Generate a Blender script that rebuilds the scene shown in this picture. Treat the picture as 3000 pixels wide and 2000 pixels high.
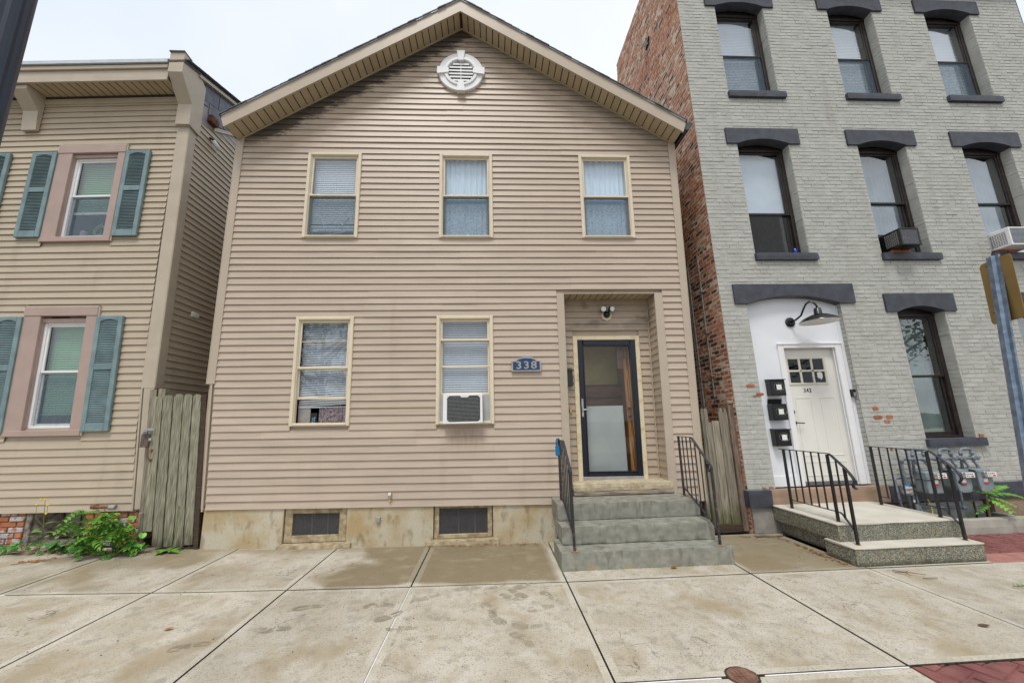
import bpy, math, random
import numpy as np
from mathutils import Vector, Matrix, noise
random.seed(7)
R = math.radians
scene = bpy.context.scene
for o in list(bpy.data.objects): bpy.data.objects.remove(o)
COL = scene.collection

# ------------------------------------------------------------------ camera
def cam_axes(p, yw, r):
    cy, sy, cp, sp = math.cos(yw), math.sin(yw), math.cos(p), math.sin(p)
    fw = Vector((sy*cp, cy*cp, sp)); rt = Vector((cy, -sy, 0)); up = rt.cross(fw)
    c, s = math.cos(r), math.sin(r)
    return c*rt + s*up, -s*rt + c*up, fw
CAM = Vector((0, -5.65, 1.58))
RT, UP, FW = cam_axes(.199538, .05652, -.025145)
cd = bpy.data.cameras.new('camera'); cam = bpy.data.objects.new('camera', cd); COL.objects.link(cam)
cd.sensor_width = 36; cd.lens = 36*1160.04/3000; cd.clip_start = .05; cd.clip_end = 3000
m = Matrix.Identity(4)
for i in range(3):
    m[i][0], m[i][1], m[i][2], m[i][3] = RT[i], UP[i], -FW[i], CAM[i]
cam.matrix_world = m
scene.camera = cam

# ------------------------------------------------------------------ sky, sun, exposure
SUN_EL, SUN_AZ = R(64), R(197)          # azimuth clockwise from +Y (north): the sun stands behind the camera, a little left
w = bpy.data.worlds.new('World'); scene.world = w; w.use_nodes = True
nt = w.node_tree; nt.nodes.clear()
out = nt.nodes.new('ShaderNodeOutputWorld'); bg = nt.nodes.new('ShaderNodeBackground')
sky = nt.nodes.new('ShaderNodeTexSky'); sky.sky_type = 'NISHITA'; sky.sun_disc = False
sky.sun_elevation = SUN_EL; sky.sun_rotation = SUN_AZ; sky.air_density = 1.0; sky.dust_density = 3.0
tc = nt.nodes.new('ShaderNodeTexCoord'); nz = nt.nodes.new('ShaderNodeTexNoise')
nz.inputs['Scale'].default_value = 1.3; nz.inputs['Detail'].default_value = 5; nz.inputs['Roughness'].default_value = .5
cr = nt.nodes.new('ShaderNodeValToRGB')
cr.color_ramp.elements[0].position = .3; cr.color_ramp.elements[0].color = (.70, .765, .86, 1)
cr.color_ramp.elements[1].position = .62; cr.color_ramp.elements[1].color = (.90, .915, .95, 1)
mul = nt.nodes.new('ShaderNodeVectorMath'); mul.operation = 'SCALE'; mul.inputs['Scale'].default_value = 7.9
mx = nt.nodes.new('ShaderNodeMixRGB'); mx.inputs[0].default_value = .94      # cloud cover over the clear sky
nt.links.new(tc.outputs['Generated'], nz.inputs['Vector']); nt.links.new(nz.outputs['Fac'], cr.inputs[0])
nt.links.new(cr.outputs[0], mul.inputs[0]); nt.links.new(sky.outputs[0], mx.inputs[1]); nt.links.new(mul.outputs[0], mx.inputs[2])
nt.links.new(mx.outputs[0], bg.inputs[0]); bg.inputs[1].default_value = .1; nt.links.new(bg.outputs[0], out.inputs[0])
sd = bpy.data.lights.new('sun', 'SUN'); sd.energy = 1.5; sd.angle = R(16); sd.color = (1, .965, .91)
sun = bpy.data.objects.new('sun', sd); COL.objects.link(sun)
sdir = Vector((math.sin(SUN_AZ)*math.cos(SUN_EL), math.cos(SUN_AZ)*math.cos(SUN_EL), math.sin(SUN_EL)))
sun.rotation_euler = sdir.to_track_quat('Z', 'Y').to_euler(); sun.location = sdir*40
vs = scene.view_settings; vs.view_transform = 'Standard'; vs.look = 'None'; vs.exposure = .62; vs.gamma = 1; vs.use_curve_mapping = False
scene.render.resolution_x, scene.render.resolution_y = 1024, 682

# ------------------------------------------------------------------ materials
MATS = {}
def pm(name, col, var=.12, scale=6, rough=.6, bump=0., bscale=60, metal=0., col2=None, stretch=(1, 1, 1), det=5, spec=.4, lo=.35, hi=.68, rnd=0., space='pos'):
    """procedural principled material: two tones mixed by noise, per-object variation, fine bump"""
    if name in MATS: return MATS[name]
    mt = bpy.data.materials.new(name); mt.use_nodes = True; n = mt.node_tree; L = n.links
    b = n.nodes['Principled BSDF']; b.inputs['Roughness'].default_value = rough; b.inputs['Metallic'].default_value = metal
    b.inputs['Specular IOR Level'].default_value = spec
    g = n.nodes.new('ShaderNodeNewGeometry'); mp = n.nodes.new('ShaderNodeMapping'); mp.inputs['Scale'].default_value = stretch
    if space == 'obj':
        t = n.nodes.new('ShaderNodeTexCoord'); L.new(t.outputs['Object'], mp.inputs[0])
    else: L.new(g.outputs['Position'], mp.inputs[0])
    nz = n.nodes.new('ShaderNodeTexNoise'); nz.inputs['Scale'].default_value = scale; nz.inputs['Detail'].default_value = det
    L.new(mp.outputs[0], nz.inputs['Vector'])
    r = n.nodes.new('ShaderNodeValToRGB'); c2 = col2 or tuple(max(0, c*(1-var*2)) for c in col)
    r.color_ramp.elements[0].position = lo; r.color_ramp.elements[0].color = (*c2, 1)
    r.color_ramp.elements[1].position = hi; r.color_ramp.elements[1].color = (*col, 1)
    L.new(nz.outputs['Fac'], r.inputs[0]); last = r.outputs[0]
    if rnd:
        oi = n.nodes.new('ShaderNodeObjectInfo'); mr = n.nodes.new('ShaderNodeMapRange')
        mr.inputs['To Min'].default_value = 1-rnd; mr.inputs['To Max'].default_value = 1+rnd
        L.new(oi.outputs['Random'], mr.inputs[0]); v = n.nodes.new('ShaderNodeVectorMath'); v.operation = 'SCALE'
        L.new(last, v.inputs[0]); L.new(mr.outputs[0], v.inputs['Scale']); last = v.outputs[0]
    L.new(last, b.inputs['Base Color'])
    if bump:
        n2 = n.nodes.new('ShaderNodeTexNoise'); n2.inputs['Scale'].default_value = bscale; n2.inputs['Detail'].default_value = 4
        L.new(mp.outputs[0], n2.inputs['Vector']); bp = n.nodes.new('ShaderNodeBump'); bp.inputs['Strength'].default_value = bump
        bp.inputs['Distance'].default_value = .01; L.new(n2.outputs['Fac'], bp.inputs['Height']); L.new(bp.outputs[0], b.inputs['Normal'])
    mt['base'] = 1; MATS[name] = mt; return mt
def node_last(mt):
    b = mt.node_tree.nodes['Principled BSDF']; return b, b.inputs['Base Color'].links[0].from_socket
def overlay(mt, col, mask_fn, amt=1.):
    """paint a stain colour over a material's base colour where mask_fn(nodes, links, position) is high"""
    n = mt.node_tree; L = n.links; b, last = node_last(mt)
    g = n.nodes.new('ShaderNodeNewGeometry'); fac = mask_fn(n, L, g.outputs['Position'])
    if amt != 1.:
        q = n.nodes.new('ShaderNodeMath'); q.operation = 'MULTIPLY'; q.inputs[1].default_value = amt; L.new(fac, q.inputs[0]); fac = q.outputs[0]
    mx = n.nodes.new('ShaderNodeMixRGB'); mx.inputs[2].default_value = (*col, 1); L.new(fac, mx.inputs[0]); L.new(last, mx.inputs[1])
    L.new(mx.outputs[0], b.inputs['Base Color'])
def M(n, L, op, a, b=None, clamp=False):
    q = n.nodes.new('ShaderNodeMath'); q.operation = op; q.use_clamp = clamp
    for i, v in enumerate((a, b)):
        if v is None: continue
        if isinstance(v, (int, float)): q.inputs[i].default_value = v
        else: L.new(v, q.inputs[i])
    return q.outputs[0]
def NOISE(n, L, pos, scale, stretch=(1, 1, 1), det=4, off=(0, 0, 0)):
    mp = n.nodes.new('ShaderNodeMapping'); mp.inputs['Scale'].default_value = stretch; mp.inputs['Location'].default_value = off
    L.new(pos, mp.inputs[0]); z = n.nodes.new('ShaderNodeTexNoise'); z.inputs['Scale'].default_value = scale; z.inputs['Detail'].default_value = det
    L.new(mp.outputs[0], z.inputs['Vector']); return z.outputs['Fac']
def SEP(n, L, pos):
    s = n.nodes.new('ShaderNodeSeparateXYZ'); L.new(pos, s.inputs[0]); return s.outputs
def RAMP(n, L, v, a, b):
    r = n.nodes.new('ShaderNodeMapRange'); r.interpolation_type = 'SMOOTHSTEP'; L.new(v, r.inputs[0]); r.inputs[1].default_value = a; r.inputs[2].default_value = b; return r.outputs[0]

SID = pm('tan_vinyl_siding', (.50, .405, .315), var=.06, scale=3, rough=.42, bump=.06, bscale=180, stretch=(.6, 1, 6), rnd=.045)
def mildew(n, L, pos):                    # black mildew blooming down from the rake boards of the gable, mostly on the left
    s = SEP(n, L, pos); xa = M(n, L, 'ADD', s[0], .41)
    d_l = M(n, L, 'SUBTRACT', M(n, L, 'ADD', M(n, L, 'MULTIPLY', xa, .642), 8.19), s[2])       # height below the left rake
    d_r = M(n, L, 'SUBTRACT', M(n, L, 'ADD', M(n, L, 'MULTIPLY', xa, -.64), 8.19), s[2])
    nz = NOISE(n, L, pos, 5, (.8, 1, 3.2), 7); nz2 = NOISE(n, L, pos, 45, (1, 1, 1.6), 4)
    thr = M(n, L, 'ADD', M(n, L, 'MULTIPLY', nz, .62), M(n, L, 'MULTIPLY', nz2, .3))
    left = RAMP(n, L, M(n, L, 'SUBTRACT', M(n, L, 'SUBTRACT', thr, .12), M(n, L, 'MULTIPLY', d_l, 1.05)), -.03, .17)
    right = M(n, L, 'MULTIPLY', RAMP(n, L, M(n, L, 'SUBTRACT', M(n, L, 'SUBTRACT', thr, .2), M(n, L, 'MULTIPLY', d_r, 1.1)), -.05, .2), .45)
    fm = RAMP(n, L, s[2], 5.75, 6.15)
    return M(n, L, 'MULTIPLY', M(n, L, 'MAXIMUM', left, right), fm)
overlay(SID, (.035, .03, .028), mildew, .88)
def grime(n, L, pos):
    return M(n, L, 'MULTIPLY', RAMP(n, L, NOISE(n, L, pos, 1.6, (2.5, 1, .35), 6), .55, .8), .16)
overlay(SID, (.25, .18, .12), grime)
def ac_rust(n, L, pos):                   # rust wash under the air conditioner
    s = SEP(n, L, pos); dx = M(n, L, 'ABSOLUTE', M(n, L, 'ADD', s[0], .34)); a = RAMP(n, L, dx, .34, .1); z = M(n, L, 'MULTIPLY', RAMP(n, L, s[2], 1.05, 1.5), RAMP(n, L, s[2], 1.62, 1.56))
    return M(n, L, 'MULTIPLY', M(n, L, 'MULTIPLY', a, z), M(n, L, 'MULTIPLY', NOISE(n, L, pos, 9, (3, 1, .5)), .75))
overlay(SID, (.2, .12, .055), ac_rust)
SIDL = pm('weathered_tan_siding', (.475, .395, .29), var=.05, scale=3, rough=.45, bump=.05, bscale=180, stretch=(.6, 1, 5), rnd=.03)
overlay(SIDL, (.2, .16, .11), lambda n, L, p: M(n, L, 'MULTIPLY', RAMP(n, L, NOISE(n, L, p, 2.2, (2, 2, .5), 6), .52, .78), .22))
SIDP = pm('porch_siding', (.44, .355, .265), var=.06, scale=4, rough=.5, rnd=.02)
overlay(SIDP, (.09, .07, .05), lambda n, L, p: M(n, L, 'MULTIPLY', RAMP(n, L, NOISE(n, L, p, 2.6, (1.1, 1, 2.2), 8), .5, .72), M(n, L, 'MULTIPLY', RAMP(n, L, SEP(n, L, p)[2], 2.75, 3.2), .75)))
TRIM = pm('tan_aluminium_trim', (.47, .39, .30), var=.03, scale=4, rough=.4, rnd=.02)
TRIML = pm('tan_cornice_trim', (.48, .41, .315), var=.05, scale=5, rough=.42, rnd=.02)
SOF = pm('soffit_vinyl', (.47, .38, .25), var=.05, scale=5, rough=.45, rnd=.035)
GROOVE = pm('dark_groove', (.06, .045, .03), var=.1, rough=.8)
CREAM = pm('cream_window_frame', (.72, .63, .47), var=.04, scale=8, rough=.4)
WHITE = pm('white_vinyl', (.80, .80, .80), var=.02, scale=8, rough=.35)
WHITEP = pm('white_painted_panel', (.78, .80, .83), var=.03, scale=3, rough=.4)
IVORY = pm('ivory_door_paint', (.75, .735, .67), var=.02, scale=4, rough=.4)
PINK = pm('taupe_casing', (.42, .31, .265), var=.05, scale=5, rough=.5)
TEAL = pm('teal_shutter_plastic', (.205, .295, .31), var=.15, scale=6, rough=.5, rnd=.05)
ROOFM = pm('grey_shingle', (.15, .16, .16), var=.25, scale=40, rough=.9, bump=.4, bscale=150, rnd=.2)
ALU = pm('drip_edge_aluminium', (.55, .58, .6), var=.08, scale=10, rough=.35, metal=.6)
SLATE = pm('blue_slate', (.15, .165, .21), var=.2, scale=14, rough=.5, bump=.3, bscale=40, rnd=.15)
BLACK = pm('black_metal', (.016, .017, .019), var=.2, scale=20, rough=.35, spec=.5)
BLACKP = pm('black_plastic', (.012, .012, .013), var=.1, scale=20, rough=.22, spec=.5)
RUSTY = pm('flaking_black_rail_paint', (.025, .026, .03), col2=(.13, .07, .05), scale=30, lo=.34, hi=.42, rough=.55, bump=.2, bscale=90)
RUST = pm('rust', (.26, .11, .045), var=.25, scale=40, rough=.85)
NAVY = pm('navy_pole_paint', (.022, .032, .055), var=.1, scale=5, rough=.35)
DOORB = pm('black_storm_door_frame', (.01, .015, .026), var=.15, scale=12, rough=.3)
GREYAL = pm('grey_kick_strip', (.36, .34, .33), var=.1, scale=10, rough=.5)
DKWOOD = pm('dark_brown_sash', (.032, .022, .018), var=.3, scale=15, rough=.45)
LINT = pm('charcoal_lintel_paint', (.066, .072, .092), col2=(.045, .047, .058), scale=9, rough=.55, bump=.25, bscale=120)
GPAINT = pm('grey_painted_brick', (.475, .475, .435), col2=(.39, .39, .35), scale=5, rough=.55, bump=.28, bscale=38, lo=.3, hi=.7, rnd=.03)
overlay(GPAINT, (.12, .11, .09), lambda n, L, p: M(n, L, 'MULTIPLY', RAMP(n, L, NOISE(n, L, p, 24, (1, 1, 2.5), 6), .64, .76), .55))
overlay(GPAINT, (.25, .235, .19), lambda n, L, p: M(n, L, 'MULTIPLY', RAMP(n, L, NOISE(n, L, p, 2.4, (2.2, 1, .28), 7, (3, 0, 0)), .54, .75), .35))
GMORT = pm('grey_painted_mortar', (.46, .46, .42), col2=(.34, .335, .30), scale=18, rough=.6, bump=.6, bscale=60, lo=.3, hi=.55)
BRICK = pm('red_brick', (.50, .215, .12), col2=(.36, .13, .07), scale=7, rough=.85, bump=.4, bscale=70, rnd=.35)
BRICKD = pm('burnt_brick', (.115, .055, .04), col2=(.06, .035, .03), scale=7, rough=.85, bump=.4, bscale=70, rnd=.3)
BRICKO = pm('orange_brick', (.48, .17, .07), col2=(.33, .11, .05), scale=12, rough=.85, bump=.3, rnd=.15)
MORT = pm('lime_mortar', (.66, .57, .45), col2=(.5, .42, .31), scale=9, rough=.95, bump=.5, bscale=80)
MORTD = pm('sooty_mortar', (.3, .24, .17), col2=(.13, .1, .07), scale=5, rough=.95, bump=.5, bscale=80)
OLDBR = pm('whitewashed_old_brick', (.42, .42, .42), col2=(.38, .12, .06), scale=16, rough=.9, bump=.5, lo=.4, hi=.5, rnd=.2)
CONC = pm('sidewalk_concrete', (.505, .465, .39), col2=(.405, .36, .28), scale=2.2, det=9, rough=.85, bump=.25, bscale=220, lo=.33, hi=.62, rnd=.035)
def speck(n, L, p): return M(n, L, 'MULTIPLY', RAMP(n, L, NOISE(n, L, p, 105, (1, .7, 1), 4), .53, .66), .6)
overlay(CONC, (.16, .135, .10), speck)
def mottle(n, L, p): return M(n, L, 'MULTIPLY', RAMP(n, L, NOISE(n, L, p, 11, (1, .8, 1), 8, (4, 9, 0)), .52, .66), .42)
overlay(CONC, (.235, .215, .175), mottle)
def pale(n, L, p): return M(n, L, 'MULTIPLY', RAMP(n, L, NOISE(n, L, p, 7, (1, .8, 1), 8, (14, 3, 0)), .54, .68), .4)
overlay(CONC, (.56, .53, .475), pale)
def brushed(n, L, p): return M(n, L, 'MULTIPLY', RAMP(n, L, NOISE(n, L, p, 14, (1.2, 9, 1), 6), .5, .72), .2)
overlay(CONC, (.24, .215, .175), brushed)
def blot(n, L, p): return M(n, L, 'MULTIPLY', RAMP(n, L, NOISE(n, L, p, 1.7, (1, .8, 1), 5, (3.1, 1.7, 0)), .52, .68), .62)
overlay(CONC, (.30, .235, .135), blot)
def damp(n, L, p):                        # damp, algae-brown ground along the foot of the houses
    s = SEP(n, L, p); nz = NOISE(n, L, p, 1.6, (1, 1, 1), 6, (8, 2, 0)); 
    yy = M(n, L, 'ADD', s[1], M(n, L, 'MULTIPLY', M(n, L, 'SUBTRACT', nz, .5), .5))
    a = RAMP(n, L, yy, -1.34, -1.22)
    xa = M(n, L, 'MULTIPLY', RAMP(n, L, M(n, L, 'ADD', s[0], M(n, L, 'MULTIPLY', M(n, L, 'SUBTRACT', nz, .5), 1.4)), -1.75, -1.45), RAMP(n, L, s[0], .72, .6))
    b = M(n, L, 'MULTIPLY', a, xa)
    xb = M(n, L, 'MULTIPLY', RAMP(n, L, s[0], 2.5, 2.75), RAMP(n, L, s[0], 4.2, 3.9)); c = M(n, L, 'MULTIPLY', M(n, L, 'MULTIPLY', RAMP(n, L, s[1], -1.345, -1.32), xb), .9)
    xl = RAMP(n, L, s[0], -2.2, -3.3); d = M(n, L, 'MULTIPLY', M(n, L, 'MULTIPLY', a, xl), RAMP(n, L, nz, .38, .62))
    rim = RAMP(n, L, M(n, L, 'ADD', s[1], M(n, L, 'MULTIPLY', nz, .3)), -.2, .1)
    return M(n, L, 'MAXIMUM', M(n, L, 'MAXIMUM', b, c), M(n, L, 'MAXIMUM', M(n, L, 'MULTIPLY', d, .8), M(n, L, 'MULTIPLY', rim, .6)))
overlay(CONC, (.19, .148, .078), damp, .86)
def crackle(n, L, p):
    v = n.nodes.new('ShaderNodeTexVoronoi'); v.feature = 'DISTANCE_TO_EDGE'; v.inputs['Scale'].default_value = .9; q = n.nodes.new('ShaderNodeVectorMath'); q.operation = 'ADD'; z = n.nodes.new('ShaderNodeTexNoise'); z.inputs['Scale'].default_value = 2.5; z.inputs['Detail'].default_value = 6; L.new(p, z.inputs['Vector']); L.new(p, q.inputs[0]); L.new(z.outputs['Color'], q.inputs[1]); L.new(q.outputs[0], v.inputs['Vector'])
    return M(n, L, 'MULTIPLY', M(n, L, 'MULTIPLY', RAMP(n, L, v.outputs['Distance'], .006, .002), RAMP(n, L, NOISE(n, L, p, 1.1, (1, 1, 1), 3, (5, 5, 0)), .54, .62)), .7)
overlay(CONC, (.1, .085, .06), crackle)
overlay(CONC, (.36, .305, .205), lambda n, L, p: M(n, L, 'MULTIPLY', RAMP(n, L, NOISE(n, L, p, 4.5, (1, 1.3, 1), 8, (21, 2, 0)), .52, .7), .45))
EDGE = pm('trowelled_slab_edge', (.53, .495, .42), col2=(.43, .39, .31), scale=5, det=8, rough=.75, bump=.08, bscale=200, rnd=.03)
overlay(EDGE, (.215, .175, .105), damp, .7)
overlay(EDGE, (.2, .17, .12), speck)
JOINT = pm('joint_dirt', (.06, .052, .038), var=.3, scale=30, rough=.95)
FILL = pm('white_joint_filler', (.86, .86, .85), var=.06, scale=30, rough=.5)
DAMP = pm('damp_print', (.27, .235, .165), col2=(.36, .32, .245), scale=18, rough=.7, lo=.35, hi=.6)
PAVE = pm('stamped_red_paving', (.245, .095, .085), col2=(.16, .055, .05), scale=8, rough=.6, bump=.3, bscale=80, rnd=.12)
PAVEL = pm('pale_red_border', (.42, .2, .16), col2=(.3, .13, .11), scale=9, rough=.65, bump=.25, bscale=80)
ASPH = pm('asphalt', (.055, .055, .055), var=.2, scale=60, rough=.9, bump=.4, bscale=200)
EARTH = pm('soil', (.07, .055, .035), col2=(.03, .022, .015), scale=25, rough=.95, bump=.7, bscale=50)
PLAS = pm('stained_foundation_plaster', (.50, .455, .35), col2=(.40, .30, .155), scale=2.6, det=9, rough=.85, bump=.35, bscale=35, lo=.36, hi=.62)
overlay(PLAS, (.2, .145, .07), lambda n, L, p: M(n, L, 'MULTIPLY', RAMP(n, L, NOISE(n, L, p, 6, (1.6, 1, .7), 8, (2, 0, 5)), .53, .7), .6))
overlay(PLAS, (.05, .04, .025), lambda n, L, p: M(n, L, 'MULTIPLY', RAMP(n, L, NOISE(n, L, p, 30, (1, 1, 1), 6), .6, .75), .4))
BLUEST = pm('bluestone', (.30, .295, .25), col2=(.20, .2, .165), scale=11, det=8, rough=.75, bump=.16, bscale=90, stretch=(1, 1, 1.3), rnd=.06)
overlay(BLUEST, (.17, .13, .055), lambda n, L, p: M(n, L, 'MULTIPLY', RAMP(n, L, NOISE(n, L, p, 5, (.8, 1, 1.3), 8, (1, 4, 2)), .56, .74), .5))
overlay(BLUEST, (.36, .27, .12), lambda n, L, p: M(n, L, 'MULTIPLY', M(n, L, 'MULTIPLY', RAMP(n, L, SEP(n, L, p)[2], .06, .03), M(n, L, 'MULTIPLY', RAMP(n, L, NOISE(n, L, p, 6, (1, 1, 2), 8), .5, .62), .8)), RAMP(n, L, SEP(n, L, p)[1], -1.0, -1.03)))
overlay(BLUEST, (.10, .095, .065), lambda n, L, p: M(n, L, 'MULTIPLY', RAMP(n, L, NOISE(n, L, p, 8, (1.6, 1.6, .5), 8, (7, 1, 3)), .53, .7), .5))
SAND = pm('sandy_threshold_stone', (.55, .48, .34), col2=(.38, .31, .2), scale=12, det=9, rough=.9, bump=.8, bscale=60)
overlay(SAND, (.16, .1, .05), lambda n, L, p: M(n, L, 'MULTIPLY', RAMP(n, L, NOISE(n, L, p, 60, (1, 1, 1), 4), .6, .7), .6))
OWOOD = pm('rotten_sill_wood', (.40, .34, .26), col2=(.15, .12, .09), scale=9, rough=.9, bump=.6, bscale=40, stretch=(.5, 1, 5))
AGG = pm('exposed_aggregate', (.19, .195, .155), var=.1, scale=9, rough=.8, bump=.2)
def pebble(dark, thr0, thr1):
    def f(n, L, p):
        v = n.nodes.new('ShaderNodeTexVoronoi'); v.inputs['Scale'].default_value = 120; L.new(p, v.inputs['Vector'])
        q = n.nodes.new('ShaderNodeSeparateColor'); L.new(v.outputs['Color'], q.inputs[0]); return RAMP(n, L, q.outputs[dark], thr0, thr1)
    return f
overlay(AGG, (.085, .09, .075), pebble(0, .5, .6)); overlay(AGG, (.34, .33, .28), pebble(1, .78, .86)); overlay(AGG, (.3, .24, .13), pebble(2, .8, .88))
overlay(AGG, (.03, .035, .02), lambda n, L, p: M(n, L, 'MULTIPLY', RAMP(n, L, M(n, L, 'ADD', SEP(n, L, p)[2], M(n, L, 'MULTIPLY', NOISE(n, L, p, 7, (1, 1, 1), 5), .12)), .11, .04), .8))
CAPC = pm('pale_step_cap', (.58, .555, .48), col2=(.5, .47, .40), scale=4, rough=.8, bump=.15, bscale=150)
CURBC = pm('curb_concrete', (.42, .405, .355), col2=(.32, .305, .26), scale=5, rough=.85, bump=.3, bscale=90)
BROWN = pm('brownstone', (.36, .24, .18), col2=(.27, .19, .12), scale=5, rough=.8, bump=.4, bscale=50, stretch=(.5, 1, 2))
STUC = pm('grey_stucco_base', (.36, .34, .31), col2=(.22, .2, .175), scale=4, rough=.9, bump=.5, bscale=30)
STUCB = pm('brown_stucco_base', (.33, .22, .16), col2=(.25, .17, .12), scale=5, rough=.9, bump=.3)
GREYPANEL = pm('grey_basement_panel', (.33, .34, .31), col2=(.25, .255, .225), scale=6, rough=.7)
FENCE = pm('weathered_gate_wood', (.35, .335, .25), col2=(.13, .12, .08), scale=7, det=6, rough=.85, bump=.5, bscale=40, stretch=(13, 1, .7), rnd=.2)
overlay(FENCE, (.035, .035, .015), lambda n, L, p: M(n, L, 'MULTIPLY', RAMP(n, L, M(n, L, 'ADD', SEP(n, L, p)[2], M(n, L, 'MULTIPLY', NOISE(n, L, p, 9, (3, 1, .6), 6), .7)), .72, .38), .8))
FENCER = pm('grey_picket_wood', (.33, .295, .225), col2=(.155, .13, .095), scale=7, det=9, rough=.85, bump=.5, bscale=40, stretch=(7, 1, .5), rnd=.2)
overlay(FENCER, (.075, .085, .02), lambda n, L, p: M(n, L, 'MULTIPLY', RAMP(n, L, M(n, L, 'ADD', SEP(n, L, p)[2], M(n, L, 'MULTIPLY', NOISE(n, L, p, 9, (3, 1, .6), 6), .6)), .75, .4), .8))
DKTIMB = pm('dark_wet_timber', (.035, .025, .018), col2=(.08, .05, .03), scale=12, rough=.8, stretch=(.5, 1, 4))
FRAMEW = pm('flaking_basement_frame', (.48, .41, .27), col2=(.25, .18, .1), scale=14, rough=.85, bump=.4, bscale=50)
GALV = pm('galvanised_steel', (.26, .33, .42), col2=(.15, .2, .27), scale=22, rough=.42, metal=.55, bump=.05)
BRONZE = pm('tan_sign_back', (.33, .22, .075), var=.08, scale=5, rough=.4, metal=.35)
METER = pm('grey_meter_paint', (.235, .285, .30), var=.12, scale=12, rough=.45)
PIPEG = pm('grey_pipe_paint', (.2, .245, .285), var=.2, scale=20, rough=.5)
CONDUIT = pm('weathered_conduit', (.3, .29, .28), col2=(.16, .13, .11), scale=14, rough=.6, metal=.3)
REDL = pm('red_label', (.6, .03, .03), var=.05, rough=.5)
WHITEL = pm('white_label', (.8, .8, .76), var=.08, scale=40, rough=.6)
BLIND = pm('white_blind_slat', (.78, .82, .86), var=.02, rough=.5)
BLIND1 = pm('grey_white_blind_slat', (.60, .64, .68), var=.05, rough=.5)
SHEER = pm('pale_blue_curtain', (.70, .82, .92), var=.06, scale=4, rough=.9, stretch=(5, 5, .4))
GREENB = pm('green_tinted_blind', (.25, .45, .27), var=.05, rough=.6)
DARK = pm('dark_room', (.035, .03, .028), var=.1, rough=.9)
OLIVE = pm('olive_reflection_wall', (.62, .52, .23), var=.06, rough=.8)  # reflection of the yellow house opposite, put into the hall wall colour
STAIR = pm('brown_stair_wood', (.2, .1, .05), var=.2, scale=8, rough=.5, stretch=(.5, 2, 2))
OAK = pm('varnished_door_wood', (.45, .23, .08), col2=(.2, .09, .035), scale=6, rough=.4, stretch=(8, 8, .6))
IRONB = pm('rusty_valve_cover', (.24, .125, .085), col2=(.13, .065, .045), scale=18, rough=.75, bump=.3)
BLUEP = pm('blue_plaque_enamel', (.015, .055, .14), var=.1, scale=20, rough=.35)
SILV = pm('pewter_rim', (.42, .40, .38), var=.1, scale=20, rough=.4, metal=.5)
LOCKB = pm('blue_lock_plastic', (.01, .17, .37), var=.06, rough=.4)
YEL = pm('yellow_plastic', (.75, .5, .03), var=.05, rough=.5)
BRASS = pm('brass', (.6, .42, .14), var=.15, scale=20, rough=.35, metal=.8)
GALVN = pm('worn_zinc', (.5, .51, .52), var=.15, scale=25, rough=.4, metal=.7)
LEAF = pm('leaf_green', (.16, .38, .045), col2=(.11, .29, .03), scale=12, rough=.45, rnd=.28, spec=.3)
LEAFD = pm('dark_leaf', (.095, .26, .045), col2=(.06, .17, .03), scale=12, rough=.45, rnd=.25, spec=.3)
LEAFY = pm('yellowing_leaf', (.42, .24, .05), col2=(.27, .13, .03), scale=14, rough=.6, rnd=.3)
STEM = pm('plant_stem', (.16, .2, .05), var=.2, rough=.6)
FLOW = pm('yellow_flower', (.9, .62, .02), var=.05, rough=.6)
DRY = pm('dry_leaf', (.40, .17, .05), col2=(.2, .08, .03), scale=30, rough=.8, rnd=.3)
BARK = pm('bark', (.11, .085, .06), var=.3, scale=12, rough=.95, bump=.6)
FOLI = pm('tree_foliage', (.085, .15, .03), col2=(.04, .085, .015), scale=3, rough=.6, rnd=.1)
WOODCHIP = pm('broken_brick_chip', (.33, .12, .06), var=.2, scale=30, rough=.9)
CAMW = pm('camera_white', (.8, .8, .8), var=.03, rough=.3)
BLUECAN = pm('blue_can', (.01, .06, .45), var=.05, rough=.25, metal=.3)
PINEA = pm('dark_ac_coil', (.06, .065, .05), col2=(.02, .022, .02), scale=60, rough=.6, metal=.3)

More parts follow.
